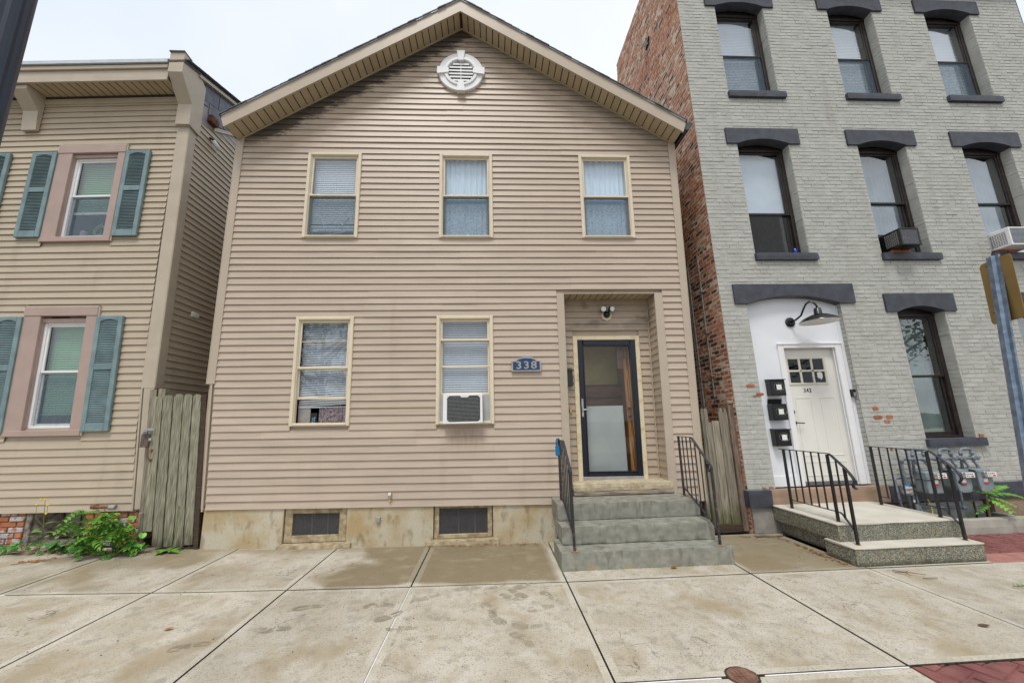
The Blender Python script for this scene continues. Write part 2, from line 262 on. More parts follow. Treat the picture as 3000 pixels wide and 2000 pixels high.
def glass_mat(name, refl, tint, ior=1.5):
    mt = bpy.data.materials.new(name); mt.use_nodes = True; n = mt.node_tree; n.nodes.clear(); L = n.links
    o = n.nodes.new('ShaderNodeOutputMaterial'); t = n.nodes.new('ShaderNodeBsdfTransparent'); t.inputs[0].default_value = (*tint, 1)
    g = n.nodes.new('ShaderNodeBsdfGlossy'); g.inputs['Roughness'].default_value = .0; g.inputs[0].default_value = (.95, .98, 1, 1)
    f = n.nodes.new('ShaderNodeFresnel'); gb = n.nodes.new('ShaderNodeNewGeometry'); mi = n.nodes.new('ShaderNodeMapRange'); mi.inputs[3].default_value = ior; mi.inputs[4].default_value = 1/ior
    L.new(gb.outputs['Backfacing'], mi.inputs[0]); L.new(mi.outputs[0], f.inputs[0])      # a thin sheet: the same reflectance from both sides
    q = n.nodes.new('ShaderNodeMath'); q.operation = 'MULTIPLY'; q.inputs[1].default_value = refl; q.use_clamp = True
    nz = n.nodes.new('ShaderNodeTexNoise'); nz.inputs['Scale'].default_value = 2.2; nz.inputs['Detail'].default_value = 1
    gm = n.nodes.new('ShaderNodeNewGeometry'); L.new(gm.outputs['Position'], nz.inputs['Vector'])
    bp = n.nodes.new('ShaderNodeBump'); bp.inputs['Strength'].default_value = .05; bp.inputs['Distance'].default_value = .02
    L.new(nz.outputs['Fac'], bp.inputs['Height']); L.new(bp.outputs[0], g.inputs['Normal'])
    x = n.nodes.new('ShaderNodeMixShader'); L.new(f.outputs[0], q.inputs[0]); L.new(q.outputs[0], x.inputs[0]); L.new(t.outputs[0], x.inputs[1]); L.new(g.outputs[0], x.inputs[2]); L.new(x.outputs[0], o.inputs[0])
    MATS[name] = mt; return mt
GLASS = glass_mat('window_glass', 2.6, (.94, .97, .99))
GLASSD = glass_mat('door_glass', 1.0, (.97, .98, .98))
GLASSB = glass_mat('dusty_window_glass', 3.2, (.92, .96, .99))
def screen_mat(name, col, op):
    mt = bpy.data.materials.new(name); mt.use_nodes = True; n = mt.node_tree; n.nodes.clear(); L = n.links
    o = n.nodes.new('ShaderNodeOutputMaterial'); t = n.nodes.new('ShaderNodeBsdfTransparent'); d = n.nodes.new('ShaderNodeBsdfDiffuse'); d.inputs[0].default_value = (*col, 1)
    g = n.nodes.new('ShaderNodeNewGeometry'); nz = n.nodes.new('ShaderNodeTexNoise'); nz.inputs['Scale'].default_value = 28; nz.inputs['Detail'].default_value = 3
    L.new(g.outputs['Position'], nz.inputs['Vector']); r = n.nodes.new('ShaderNodeMapRange'); r.inputs[1].default_value = .3; r.inputs[2].default_value = .7; r.inputs[3].default_value = op-.12; r.inputs[4].default_value = op+.12
    L.new(nz.outputs['Fac'], r.inputs[0]); x = n.nodes.new('ShaderNodeMixShader'); L.new(r.outputs[0], x.inputs[0]); L.new(t.outputs[0], x.inputs[1]); L.new(d.outputs[0], x.inputs[2]); L.new(x.outputs[0], o.inputs[0])
    MATS[name] = mt; return mt
SCREEN = screen_mat('insect_screen', (.15, .21, .26), .36)
MESHW = screen_mat('rusty_basement_mesh', (.085, .082, .085), .7)

# ------------------------------------------------------------------ mesh helpers
class MB:
    def __init__(s): s.v = []; s.f = []; s.m = []; s.cur = 0
    def add(s, vs, fs):
        k = len(s.v); s.v += [tuple(p) for p in vs]; s.f += [tuple(i+k for i in f) for f in fs]; s.m += [s.cur]*len(fs); return s
    def box(s, x0, x1, y0, y1, z0, z1):
        return s.add([(x0, y0, z0), (x1, y0, z0), (x1, y1, z0), (x0, y1, z0), (x0, y0, z1), (x1, y0, z1), (x1, y1, z1), (x0, y1, z1)],
                     [(0, 3, 2, 1), (4, 5, 6, 7), (0, 1, 5, 4), (1, 2, 6, 5), (2, 3, 7, 6), (3, 0, 4, 7)])
    def cbox(s, x0, x1, y0, y1, z0, z1, b=.006):
        """box with chamfered edges"""
        P = []
        for x, sx in ((x0, 1), (x1, -1)):
            for y, sy in ((y0, 1), (y1, -1)):
                for z, sz in ((z0, 1), (z1, -1)):
                    P += [(x, y+sy*b, z+sz*b), (x+sx*b, y, z+sz*b), (x+sx*b, y+sy*b, z)]
        def i(a, c, d, k): return (a*4+c*2+d)*3+k
        F = []
        for a in (0, 1):
            q = [i(a, 0, 0, 0), i(a, 1, 0, 0), i(a, 1, 1, 0), i(a, 0, 1, 0)]; F.append(q[::-1] if a == 0 else q)
            q = [i(0, a, 0, 1), i(1, a, 0, 1), i(1, a, 1, 1), i(0, a, 1, 1)]; F.append(q if a == 0 else q[::-1])
            q = [i(0, 0, a, 2), i(1, 0, a, 2), i(1, 1, a, 2), i(0, 1, a, 2)]; F.append(q[::-1] if a == 0 else q)
        for a in (0, 1):
            for c in (0, 1):
                F.append([i(a, c, 0, 0), i(a, c, 1, 0), i(a, c, 1, 1), i(a, c, 0, 1)])
                F.append([i(a, 0, c, 0), i(a, 1, c, 0), i(a, 1, c, 2), i(a, 0, c, 2)])
                F.append([i(0, a, c, 1), i(1, a, c, 1), i(1, a, c, 2), i(0, a, c, 2)])
                for d in (0, 1): F.append([i(a, c, d, 0), i(a, c, d, 1), i(a, c, d, 2)])
        return s.add(P, F)
    def quad(s, a, b, c, d): return s.add([a, b, c, d], [(0, 1, 2, 3)])
    def prism(s, poly, fn, a0, a1):
        """extrude a convex-ish 2D polygon: fn(u, v, a) -> 3D"""
        n = len(poly); vs = [fn(u, v, a0) for u, v in poly]+[fn(u, v, a1) for u, v in poly]
        return s.add(vs, [tuple(range(n)), tuple(range(2*n-1, n-1, -1))]+[(i, i+n, (i+1) % n+n, (i+1) % n) for i in range(n)])
    def tube(s, path, r, n=10, cap=True):
        path = [Vector(p) for p in path]; rs = r if isinstance(r, (list, tuple)) else [r]*len(path); rings = []; up = None
        for i, p in enumerate(path):
            t = (path[min(i+1, len(path)-1)]-path[max(i-1, 0)]).normalized()
            if up is None: up = Vector((0, 0, 1)) if abs(t.z) < .9 else Vector((1, 0, 0))
            a = t.cross(up).normalized(); b = a.cross(t).normalized(); up = b
            rings.append([p+a*math.cos(2*math.pi*k/n)*rs[i]+b*math.sin(2*math.pi*k/n)*rs[i] for k in range(n)])
        vs = [q for rr in rings for q in rr]; fs = []
        for i in range(len(path)-1):
            for k in range(n): fs.append((i*n+k, i*n+(k+1) % n, (i+1)*n+(k+1) % n, (i+1)*n+k))
        if cap: fs += [tuple(range(n-1, -1, -1)), tuple((len(path)-1)*n+k for k in range(n))]
        return s.add(vs, fs)
    def bar(s, path, w, h, side=(1, 0, 0)):
        """flat bar along a path; w across 'side', h the other way"""
        path = [Vector(p) for p in path]; sd = Vector(side).normalized(); vs = []; fs = []
        for i, p in enumerate(path):
            t = (path[min(i+1, len(path)-1)]-path[max(i-1, 0)]).normalized(); n = sd.cross(t).normalized()
            vs += [p+sd*w/2+n*h/2, p-sd*w/2+n*h/2, p-sd*w/2-n*h/2, p+sd*w/2-n*h/2]
        for i in range(len(path)-1):
            for k in range(4): fs.append((i*4+k, i*4+(k+1) % 4, i*4+4+(k+1) % 4, i*4+4+k))
        m = (len(path)-1)*4; fs += [(3, 2, 1, 0), (m, m+1, m+2, m+3)]
        return s.add(vs, fs)
    def lathe(s, prof, c, axis='z', n=20):
        vs = []; fs = []
        for r, h in prof:
            for k in range(n):
                a = 2*math.pi*k/n; u, v = r*math.cos(a), r*math.sin(a)
                vs.append((c[0]+u, c[1]+v, c[2]+h) if axis == 'z' else ((c[0]+u, c[1]+h, c[2]+v) if axis == 'y' else (c[0]+h, c[1]+u, c[2]+v)))
        for i in range(len(prof)-1):
            for k in range(n): fs.append((i*n+k, i*n+(k+1) % n, (i+1)*n+(k+1) % n, (i+1)*n+k))
        return s.add(vs, fs+[tuple(range(n)), tuple((len(prof)-1)*n+k for k in range(n-1, -1, -1))])
    def rough(s, x0, x1, y0, y1, z0, z1, step=.07, amp=.005, rnd=.012, seed=0, freq=9):
        """stone block: a finely divided box, edges worn round, faces uneven"""
        import bmesh
        nx, ny, nz_ = [max(2, int(round((b-a)/step))) for a, b in ((x0, x1), (y0, y1), (z0, z1))]
        idx = {}; vs = []; fs = []
        def vert(i, j, k):
            if (i, j, k) in idx: return idx[i, j, k]
            p = [x0+(x1-x0)*i/nx, y0+(y1-y0)*j/ny, z0+(z1-z0)*k/nz_]
            e = (i in (0, nx))+(j in (0, ny))+(k in (0, nz_)); cen = ((x0+x1)/2, (y0+y1)/2, (z0+z1)/2)
            if e >= 2:
                q = rnd*(.6+.8*noise.noise(Vector(p)*4+Vector((seed, 0, 0))))*(1.3 if e == 3 else .7)
                for a, (on) in enumerate((i in (0, nx), j in (0, ny), k in (0, nz_))):
                    if on: p[a] += q*(1 if cen[a] > p[a] else -1)
            d = noise.noise_vector(Vector(p)*freq+Vector((seed*3.1, seed, 0)))
            p = [a+b*amp for a, b in zip(p, d)]
            idx[i, j, k] = len(vs); vs.append(p); return idx[i, j, k]
        for i in range(nx):
            for j in range(ny):
                fs += [(vert(i, j, 0), vert(i, j+1, 0), vert(i+1, j+1, 0), vert(i+1, j, 0)), (vert(i, j, nz_), vert(i+1, j, nz_), vert(i+1, j+1, nz_), vert(i, j+1, nz_))]
        for i in range(nx):
            for k in range(nz_):
                fs += [(vert(i, 0, k), vert(i+1, 0, k), vert(i+1, 0, k+1), vert(i, 0, k+1)), (vert(i, ny, k), vert(i, ny, k+1), vert(i+1, ny, k+1), vert(i+1, ny, k))]
        for j in range(ny):
            for k in range(nz_):
                fs += [(vert(0, j, k), vert(0, j, k+1), vert(0, j+1, k+1), vert(0, j+1, k)), (vert(nx, j, k), vert(nx, j+1, k), vert(nx, j+1, k+1), vert(nx, j, k+1))]
        return s.add(vs, fs)

def build(name, mb, mat, parent=None, warp=None, label=None, cat=None, group=None, kind=None, smooth=False):
    v = [Vector(warp(*p)) if warp else Vector(p) for p in mb.v]
    lo = Vector([min(p[i] for p in v) for i in range(3)]); hi = Vector([max(p[i] for p in v) for i in range(3)])
    o = Vector(((lo.x+hi.x)/2, (lo.y+hi.y)/2, lo.z))
    me = bpy.data.meshes.new(name); me.from_pydata([p-o for p in v], [], mb.f)
    for q in (mat if isinstance(mat, (list, tuple)) else [mat]): me.materials.append(q)
    if any(mb.m): me.polygons.foreach_set('material_index', mb.m)
    if smooth: me.polygons.foreach_set('use_smooth', [True]*len(me.polygons))
    me.update()
    ob = bpy.data.objects.new(name, me); COL.objects.link(ob); ob.location = o
    if parent: setpar(ob, parent)
    return tag(ob, label, cat, group, kind)
def gloc(o):
    l = o.location.copy(); p = o.parent
    return l
def setpar(ob, parent):
    ob.parent = parent; ob.matrix_parent_inverse = Matrix.Translation(-WL[parent.name]) if parent.name in WL else Matrix.Translation(-parent.location)
WL = {}
def tag(o, label=None, cat=None, group=None, kind=None):
    if label: o['label'] = label
    if cat: o['category'] = cat
    if group: o['group'] = group
    if kind: o['kind'] = kind
    return o
def thing(name, loc, label, cat, group=None):
    o = bpy.data.objects.new(name, None); COL.objects.link(o); o.location = loc; o.empty_display_size = .2
    return tag(o, label, cat, group)
def inst(src, name, mat4, parent):
    """another piece sharing src's mesh"""
    o = bpy.data.objects.new(name, src if isinstance(src, bpy.types.Mesh) else src.data); COL.objects.link(o); o.matrix_basis = mat4
    if parent: setpar(o, parent)
    return o
def shape(name, mb, mat):
    me = bpy.data.meshes.new(name); me.from_pydata(mb.v, [], mb.f)
    for q in (mat if isinstance(mat, (list, tuple)) else [mat]): me.materials.append(q)
    if any(mb.m): me.polygons.foreach_set('material_index', mb.m)
    me.update(); return me
def text_mesh(body, size, ext, fn):
    """lettering as mesh: local x, y, depth are placed by fn"""
    c = bpy.data.curves.new('lettering', 'FONT'); c.body = body; c.size = size; c.extrude = ext; c.align_x = 'CENTER'; c.align_y = 'CENTER'; c.space_character = 1.25; c.offset = size*.018
    o = bpy.data.objects.new('lettering', c); COL.objects.link(o); bpy.context.view_layer.update()
    me = bpy.data.meshes.new_from_object(o.evaluated_get(bpy.context.evaluated_depsgraph_get()))
    vs = [fn(*v.co) for v in me.vertices]; fs = [tuple(p.vertices) for p in me.polygons]
    bpy.data.objects.remove(o); bpy.data.meshes.remove(me)
    mb = MB(); mb.add(vs, fs); return mb
def holes_wall(mb, x0, x1, z0, z1, y, holes, flip=False):
    xs = sorted({x0, x1, *[min(max(h[i], x0), x1) for h in holes for i in (0, 1)]}); zs = sorted({z0, z1, *[min(max(h[i], z0), z1) for h in holes for i in (2, 3)]})
    for a, b in zip(xs, xs[1:]):
        for c, d in zip(zs, zs[1:]):
            mx_, mz_ = (a+b)/2, (c+d)/2
            if any(h[0] < mx_ < h[1] and h[2] < mz_ < h[3] for h in holes): continue
            mb.quad((a, y, c), (b, y, c), (b, y, d), (a, y, d))
def cut(x0, x1, z0, z1, rects):
    """the spans of a course left between openings"""
    sp = [(x0, x1)]
    for a, b, c, d in rects:
        if z1 <= c+1e-4 or z0 >= d-1e-4: continue
        n = []
        for p, q in sp:
            if b <= p or a >= q: n.append((p, q)); continue
            if a > p: n.append((p, a))
            if b < q: n.append((b, q))
        sp = n
    return [s for s in sp if s[1]-s[0] > .012]
def interp(x, a, b): return float(np.interp(x, a, b))
def G(x): return interp(x, [-12, -6, -4.4, -2.75, -.8, .7, 3.5, 6, 12], [.26, .145, .112, .062, .022, 0, -.008, -.012, -.02])

# ================================================================== the ground
def gw(x, y, z): return (x, y, z+G(x))
mb = MB(); mb.box(-400, 400, -400, 600, -.6, -.3); build('ground', mb, EARTH, kind='structure')
mb = MB(); mb.box(-200, 200, -13.5, -4.75, -.29, -.14); build('street', mb, ASPH, kind='structure')
mb = MB()
for i in range(-30, 30): mb.cbox(i*2+.004, i*2+1.996, -4.75, -4.6, -.29, 0, .012)
build('kerb', mb, CURBC, kind='structure', warp=gw)
mb = MB(); mb.box(-60, 60, -30, -13.5, -.29, -.02); build('far_pavement', mb, CONC, kind='structure')
# sidewalk: bed, slabs with trowelled borders, joints
mb = MB()
for a, b in zip([-14, -6, -4.4, -2.75, -.8, .7, 3.5, 6], [-6, -4.4, -2.75, -.8, .7, 3.5, 6, 14]): mb.box(a, b, -4.6, 1.2, -.2, -.05)
walk = build('sidewalk', mb, JOINT, kind='structure', warp=gw)
XJ = [-9.6, -8.1, -6.35, -4.62, -3.24, -1.99, -.808, .735, 2.636, 3.905, 5.72, 7.3, 9.2]
def slab(x0, x1, y0, y1, j=.0045):
    mb = MB(); x0 += j; x1 -= j; y0 += j*1.5; y1 -= j*1.5; b = .055; c = .003; zt = random.uniform(-.002, .002)
    xs = [x0, x0+c, x0+b, *[x0+b+(x1-x0-2*b)*k/4 for k in (1, 2, 3)], x1-b, x1-c, x1]; ys = [y0, y0+c, y0+b, (y0+y1)/2, y1-b, y1-c, y1]
    vs = []
    for yi, y in enumerate(ys):
        for xi, x in enumerate(xs):
            e = xi in (0, len(xs)-1) or yi in (0, len(ys)-1)
            vs.append((x, y, (-.007 if e else 0)+zt+(0 if e else .0016*noise.noise(Vector((x*2, y*2, 3))))))
    n = len(xs); inner = []; bord = []
    for yi in range(len(ys)-1):
        for xi in range(n-1):
            q = (yi*n+xi, yi*n+xi+1, (yi+1)*n+xi+1, (yi+1)*n+xi)
            (inner if 2 <= xi < n-3 and 2 <= yi < len(ys)-3 else bord).append(q)
    mb.add(vs, inner); mb.f += bord; mb.m += [2 if (min(q) % n == 0 or min(q) % n == n-2 or min(q)//n in (0, len(ys)-2)) else 1 for q in bord]; mb.cur = 2
    # skirt
    ring = [(x0, y0), (x1, y0), (x1, y1), (x0, y1)]
    for i in range(4):
        a, c_ = ring[i], ring[(i+1) % 4]; mb.quad((a[0], a[1], -.048), (c_[0], c_[1], -.048), (c_[0], c_[1], -.007+zt), (a[0], a[1], -.007+zt))
    build('concrete_slab', mb, [CONC, EDGE, JOINT], walk, warp=gw)
for a, b in zip(XJ, XJ[1:]):
    if a > 5.5 : slab(a, b, -2.9, -1.33)
    elif a < 0.7:
        slab(a, b, -1.33, .13 if a < -3.5 else .03); slab(a, b, -2.9 if a > .7 else -3.1, -1.33)
    else:
        slab(a, b, -1.33, .03 if a < 3.8 else -1.2); slab(a, b, -2.9, -1.33)
for a, b in zip(XJ, XJ[1:]):
    if a < .7: slab(a, b, -4.6, -3.1)
    elif a < 2.6: slab(a, b, -4.6, -2.91)
def fill(x0, x1, y0, y1): 
    mb = MB(); mb.box(x0, x1, y0, y1, -.02, -.0015); build('joint_filler', mb, FILL, walk, warp=gw)
fill(-.8115, -.8035, -4.5, -1.335); fill(.74, 1.40, -2.911, -2.9015); fill(1.68, 2.63, -2.911, -2.9015); fill(-4.7, -4.55, -1.325, -1.315)
# red stamped paving, brick by brick
def paver(cx, cy, ang, L=.2, W=.1, mat=PAVE, clip=None):
    mb = MB(); h = (L-.012)/2; k = (W-.012)/2; c, s = math.cos(ang), math.sin(ang)
    pts = [(-h, -k), (h, -k), (h, k), (-h, k)]; P = [(cx+u*c-v*s, cy+u*s+v*c) for u, v in pts]
    if clip:
        for ax, lim, sg in clip:
            Q = []
            for i in range(len(P)):
                a, b = P[i], P[(i+1) % len(P)]; ia, ib = sg*(a[ax]-lim) >= 0, sg*(b[ax]-lim) >= 0
                if ia: Q.append(a)
                if ia != ib:
                    t = (lim-a[ax])/(b[ax]-a[ax]); Q.append((a[0]+t*(b[0]-a[0]), a[1]+t*(b[1]-a[1])))
            P = Q
            if len(P) < 3: return
        if len(P) < 3: return
    mx_, my_ = sum(p[0] for p in P)/len(P), sum(p[1] for p in P)/len(P); zt = random.uniform(-.002, .002)
    top = [(mx_+(x-mx_)*.94, my_+(y-my_)*.9, zt) for x, y in P]; bot = [(x, y, -.012) for x, y in P]; n = len(P)
    mb.add(top+bot, [tuple(range(n))]+[(i, i+n, (i+1) % n+n, (i+1) % n)[::-1] for i in range(n)])
    build('paving_brick', mb, mat, walk, warp=gw)
def herring2(x0, x1, y0, y1, rot, W=.112):
    """herringbone of 2:1 bricks from its lattice (W, W), (2W, -2W)"""
    cl = [(0, x0, 1), (0, x1, -1), (1, y0, 1), (1, y1, -1)]; c, s = math.cos(rot), math.sin(rot); ox, oy = (x0+x1)/2, (y0+y1)/2
    for i in range(-40, 40):
        for j in range(-24, 24):
            bu, bv = i*W+j*2*W, i*W-j*2*W
            for u, v, a in ((bu+W, bv+W/2, 0.), (bu+2.5*W, bv, math.pi/2)):
                px, py = ox+u*c-v*s, oy+u*s+v*c
                if x0-.15 < px < x1+.15 and y0-.15 < py < y1+.15: paver(px, py, a+rot, 2*W, W, clip=cl)
herring2(2.642, 4.1, -3.7, -2.905, R(24)); herring2(5.33, 7.6, -1.06, -.40, R(24))
mb = MB()
for k in range(9): mb.cbox(5.31+k*.42, 5.31+k*.42+.41, -1.325, -1.07, -.02, .001, .004)
build('paving_border', mb, PAVEL, walk, warp=gw)
mb = MB(); mb.box(2.64, 4.6, -4.6, -2.905, -.03, -.0105); mb.box(5.3, 9, -1.32, -.3, -.03, -.0105); build('paving_bed', mb, PAVE, walk, warp=gw)
# damp shoe prints
def tread(x, y, ang, L=.27, part=1.):
    mb = MB(); c, s = math.cos(ang), math.sin(ang); n = 17; sd = random.random()*50; flip = random.choice((-1, 1))
    for i in range(n):
        t = i/(n-1); u = -L/2+L*t
        if .50 < t < .60: continue
        wd = interp(t, [0, .12, .3, .5, .62, .85, 1], [.030, .048, .051, .040, .034, .037, .022]); cols = 4 if wd > .04 else 3
        for k in range(cols):
            if noise.noise(Vector((t*3+sd, k*.6, sd))) > -.12+.5*part: continue
            v0 = -wd+2*wd*k/cols; v1 = v0+2*wd/cols-.004; ch = .010*(abs((k+.5)/cols-.5)-.25)*2; bend = flip*.016*math.sin(t*3)
            P = [(u+ch, v0+bend), (u+L/n-.004+ch, v0+bend), (u+L/n-.004-ch*.3, v1+bend), (u-ch*.3, v1+bend)]
            P = [(p+random.gauss(0, .0012), q+random.gauss(0, .0012)) for p, q in P]
            mb.add([(x+p*c-q*s, y+p*s+q*c, .0025) for p, q in P], [(0, 1, 2, 3)])
    if mb.f: build('damp_footprint', mb, DAMP, walk, warp=gw)
for x, y, a, p in [(-1.62, -1.72, .2, .6), (-1.02, -1.72, .1, .8), (-.88, -1.92, .7, .9), (-.62, -1.58, .5, .8), (-.25, -1.42, .1, 1), (.02, -1.37, .5, .6), (.3, -1.4, .5, .8), (.23, -1.56, 2.2, 1), (.16, -1.63, -.6, .9), (-.05, -1.85, -1.1, .7), (.03, -2.03, 2.0, .8), (.26, -2.16, -.1, .9), (-.43, -1.98, -.35, .7), (-.72, -2.12, .0, .7), (.2, -2.36, -1.0, .9), (.52, -1.63, -1, .5), (.4, -1.88, .3, .6), (-1.72, -2.1, .2, .6), (-2.2, -2.3, .3, .6), (-.55, -2.3, .2, .3)]:
    tread(x, y, a, .24, p)
# cast iron valve cover
t = thing('valve_cover', (1.535, -2.905, G(1.5)), 'round rusty iron valve cover set in the sidewalk joint', 'manhole')
mb = MB(); mb.lathe([(.086, -.03), (.086, .003), (.079, .004), (.077, .001)], (1.535, -2.905, 0), n=28); build('cover', mb, IRONB, t, smooth=False)
mb = MB()
for k in range(4):
    mb.box(1.535-.049+k*.028, 1.535-.038+k*.028, -2.957, -2.853, -.004, .004)
mb.box(1.482, 1.588, -2.912, -2.9, -.004, .0055); build('cast_ribs', mb, IRONB, t)
mb = MB()
for k in range(40): a, b = 6.2832*k/40, 6.2832*(k+1)/40; mb.add([(1.535+q*math.cos(w_), -2.905+q*math.sin(w_), .0025+G(1.5)) for q, w_ in ((.087, a), (.098+.006*random.random(), a), (.098, b), (.087, b))], [(0, 1, 2, 3)])
build('rim', mb, JOINT, t)

# ================================================================== main house (number 338)
def wm(x, y, z):
    dx = interp(z, [.5, 2.2, 6], [.08, 0, -.01])*max(0, -x)/3.88+interp(z, [.5, 2.2, 4.3, 6.1], [-.10, -.05, .01, .05])*max(0, x)/3.04
    return (x+dx, y, z+interp(z, [0, .5, 1.6, 3.3, 6], [-.018, -.018, -.012, -.003, .003])*x*min(1, max(0, (z-.1)/.3)))
main = thing('clapboard_house', (-.42, 2, 0), 'tan clapboard gabled house with round attic vent and bluestone front steps', 'house')
HXL, HXR, APX, APZ, SL = -3.88, 3.04, -.41, 8.21, .641
W2 = [(-2.78, -1.965, 4.337, 5.785), (-.757, .073, 4.337, 5.785), (1.447, 2.282, 4.337, 5.785)]
W1 = [(-2.76, -1.95, 1.553, 3.113), (-.773, .047, 1.553, 3.113)]
ALC = (1.009, 2.637, .3, 3.452)
OPEN = [(a+.03, b-.03, c+.03, d-.03) for a, b, c, d in W2+W1]
def rake(x): return APZ-SL*abs(x-APX)
# sheathing behind the boards, side and back walls
mb = MB(); holes_wall(mb, HXL, HXR, .5, 6.03, .012, OPEN+[(1.1, 2.53, 0, 3.45)])
mb.add([(HXL, .012, 6.03), (HXR, .012, 6.03), (APX, .012, APZ)], [(0, 1, 2)])
for x in (HXL, HXR): mb.quad((x, .012, 0), (x, 11, 0), (x, 11, 6.0), (x, .012, 6.0))
mb.add([(HXL, 11, 0), (HXR, 11, 0), (HXR, 11, 6.0), (APX, 11, APZ), (HXL, 11, 6.0)], [(0, 1, 2, 3, 4)])
mb.quad((HXL, .3, 3.75), (HXR, .3, 3.75), (HXR, 11, 3.75), (HXL, 11, 3.75)); mb.quad((HXL, 1.6, .6), (1.1, 1.6, .6), (1.1, 1.6, 6), (HXL, 1.6, 6)); mb.quad((HXL, .05, .6), (HXR, .05, .6), (HXR, 11, .6), (HXL, 11, .6))
build('wall', mb, SIDP, main, warp=wm)
# clapboards, one object each
ZS = [.49]
while ZS[-1] < 8.25: ZS.append(ZS[-1]+(.1006 if ZS[-1] < 3.4 else .1032))
def clap(x0, x1, z0, e, mat, parent, warp, y=0., xt0=None, xt1=None, dy=0., axis='x', amp=.0026, dip=.0):
    xt0 = x0 if xt0 is None else xt0; xt1 = x1 if xt1 is None else xt1
    n = max(1, int((x1-x0)/.45)); mb = MB(); vs = []; zt = z0+e+.012
    for k in range(n+1):
        t = k/n; xb = x0+(x1-x0)*t; xt = xt0+(xt1-xt0)*t
        w_ = amp*noise.noise(Vector((xb*1.7, z0*5, 1))); v_ = amp*1.3*noise.noise(Vector((xb*1.3, z0*7, 9)))
        P = [(xt, y+.0025+dy, zt+w_), (xb, y-.0145+dy+v_, z0+.009+w_), (xb, y-.0165+dy+v_, z0+.002+w_), (xb, y-.0145+dy+v_, z0+w_), (xb, y+.010, z0+.006+w_)]
        vs += P if axis == 'x' else [(axis-p[1], p[0], p[2]) for p in P]      # axis as a number: a wall facing +X
    fs = []
    for k in range(n):
        for a in range(4): fs.append((k*5+a, k*5+a+1, k*5+5+a+1, k*5+5+a) if axis == 'x' else (k*5+a+5, k*5+a+6, k*5+a+1, k*5+a))
    mb.add(vs, fs); build('clapboard', mb, mat, parent, warp=warp)
rects = [(a+.012, b-.012, c+.012, d-.012) for a, b, c, d in W2+W1]+[ALC]
for i, (z0, z1) in enumerate(zip(ZS, ZS[1:])):
    e = z1-z0
    lo = max(HXL+.1, APX-(APZ-z0)/SL) if z0 > 5.9 else HXL+.1; hi = min(HXR-.1, APX+(APZ-z0)/SL) if z0 > 5.9 else HXR-.1
    lt = max(HXL+.1, APX-(APZ-z1)/SL); ht = min(HXR-.1, APX+(APZ-z1)/SL)
    if hi-lo < .05: continue
    for a, b in cut(lo, hi, z0, z1, rects):
        seams = [] 
        if b-a > 2.2:
            rr = random.Random(i//2*17+int(a*3)); seams = sorted(a+.5+rr.random()*(b-a-1) for _ in range(1 if b-a < 4.5 else 2))
            seams = [s for k, s in enumerate(seams) if k == 0 or s-seams[k-1] > 1.]
        ed = [a]+seams+[b]
        for k, (p, q) in enumerate(zip(ed, ed[1:])):
            clap(p, q, z0, e, SID, main, wm, xt0=(lt if p == lo else p), xt1=(ht if q == hi else q), dy=-.003 if k % 2 else 0)
# corner boards, J trim, porch opening trim
mb = MB(); mb.cbox(HXL, HXL+.104, -.022, .02, 2.15, 6.05, .003); mb.cbox(HXL-.012, HXL, -.022, .1, 2.15, 6.05, .003); build('corner_board', mb, TRIM, main, warp=wm)
mb = MB(); mb.cbox(HXL+.05, HXL+.075, -.02, .02, .47, 2.15, .003); build('corner_trim', mb, TRIM, main, warp=wm)
mb = MB(); mb.cbox(HXR-.104, HXR, -.022, .02, .5, 6.03, .003); mb.cbox(HXR, HXR+.012, -.022, .1, .5, 6.03, .003); build('corner_board', mb, TRIM, main, warp=wm)
mb = MB(); mb.cbox(1.009, 1.121, -.024, .27, .575, 3.452, .004); build('porch_trim', mb, TRIM, main, warp=wm)
mb = MB(); mb.cbox(2.512, 2.637, -.024, .0, .575, 3.452, .004); build('porch_trim', mb, TRIM, main, warp=wm)
mb = MB(); mb.cbox(1.121, 2.512, -.020, .0, 3.44, 3.456, .003); build('porch_trim', mb, TRIM, main, warp=wm)
# porch recess: ceiling boards, side wall, back wall boards
PY = .275
for k in range(13):
    x = 1.125+k*.1068
    mb = MB(); mb.box(x+.008, x+.0988, .0, PY, 3.437, 3.45); build('soffit_panel', mb, SOF, main, warp=wm)
mb = MB(); mb.box(1.12, 2.53, .0, PY+.02, 3.45, 3.47); mb.box(2.528, 2.55, 0, PY, .6, 3.45); build('porch_lining', mb, GROOVE, main, warp=wm)
DOOR = (1.28, 2.335, .6, 2.85)
for i in range(29):
    z0 = .53+i*.1006
    if z0 < .7: continue
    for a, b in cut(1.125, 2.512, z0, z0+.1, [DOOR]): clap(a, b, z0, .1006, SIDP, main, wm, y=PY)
    mb = MB(); mb.add([(2.512, 0, z0), (2.512, PY, z0), (2.522, PY, z0+.105), (2.522, 0, z0+.105), (2.525, 0, z0+.003), (2.525, PY, z0+.003)], [(0, 1, 2, 3), (0, 4, 5, 1)]); build('clapboard', mb, SIDP, main, warp=wm)
mb = MB(); holes_wall(mb, 1.1, 2.53, .55, 3.46, PY+.012, [(1.33, 2.3, .7, 2.82)]); mb.box(2.488, 2.512, PY-.022, PY, .73, 3.43); build('porch_wall', mb, SIDP, main, warp=wm)
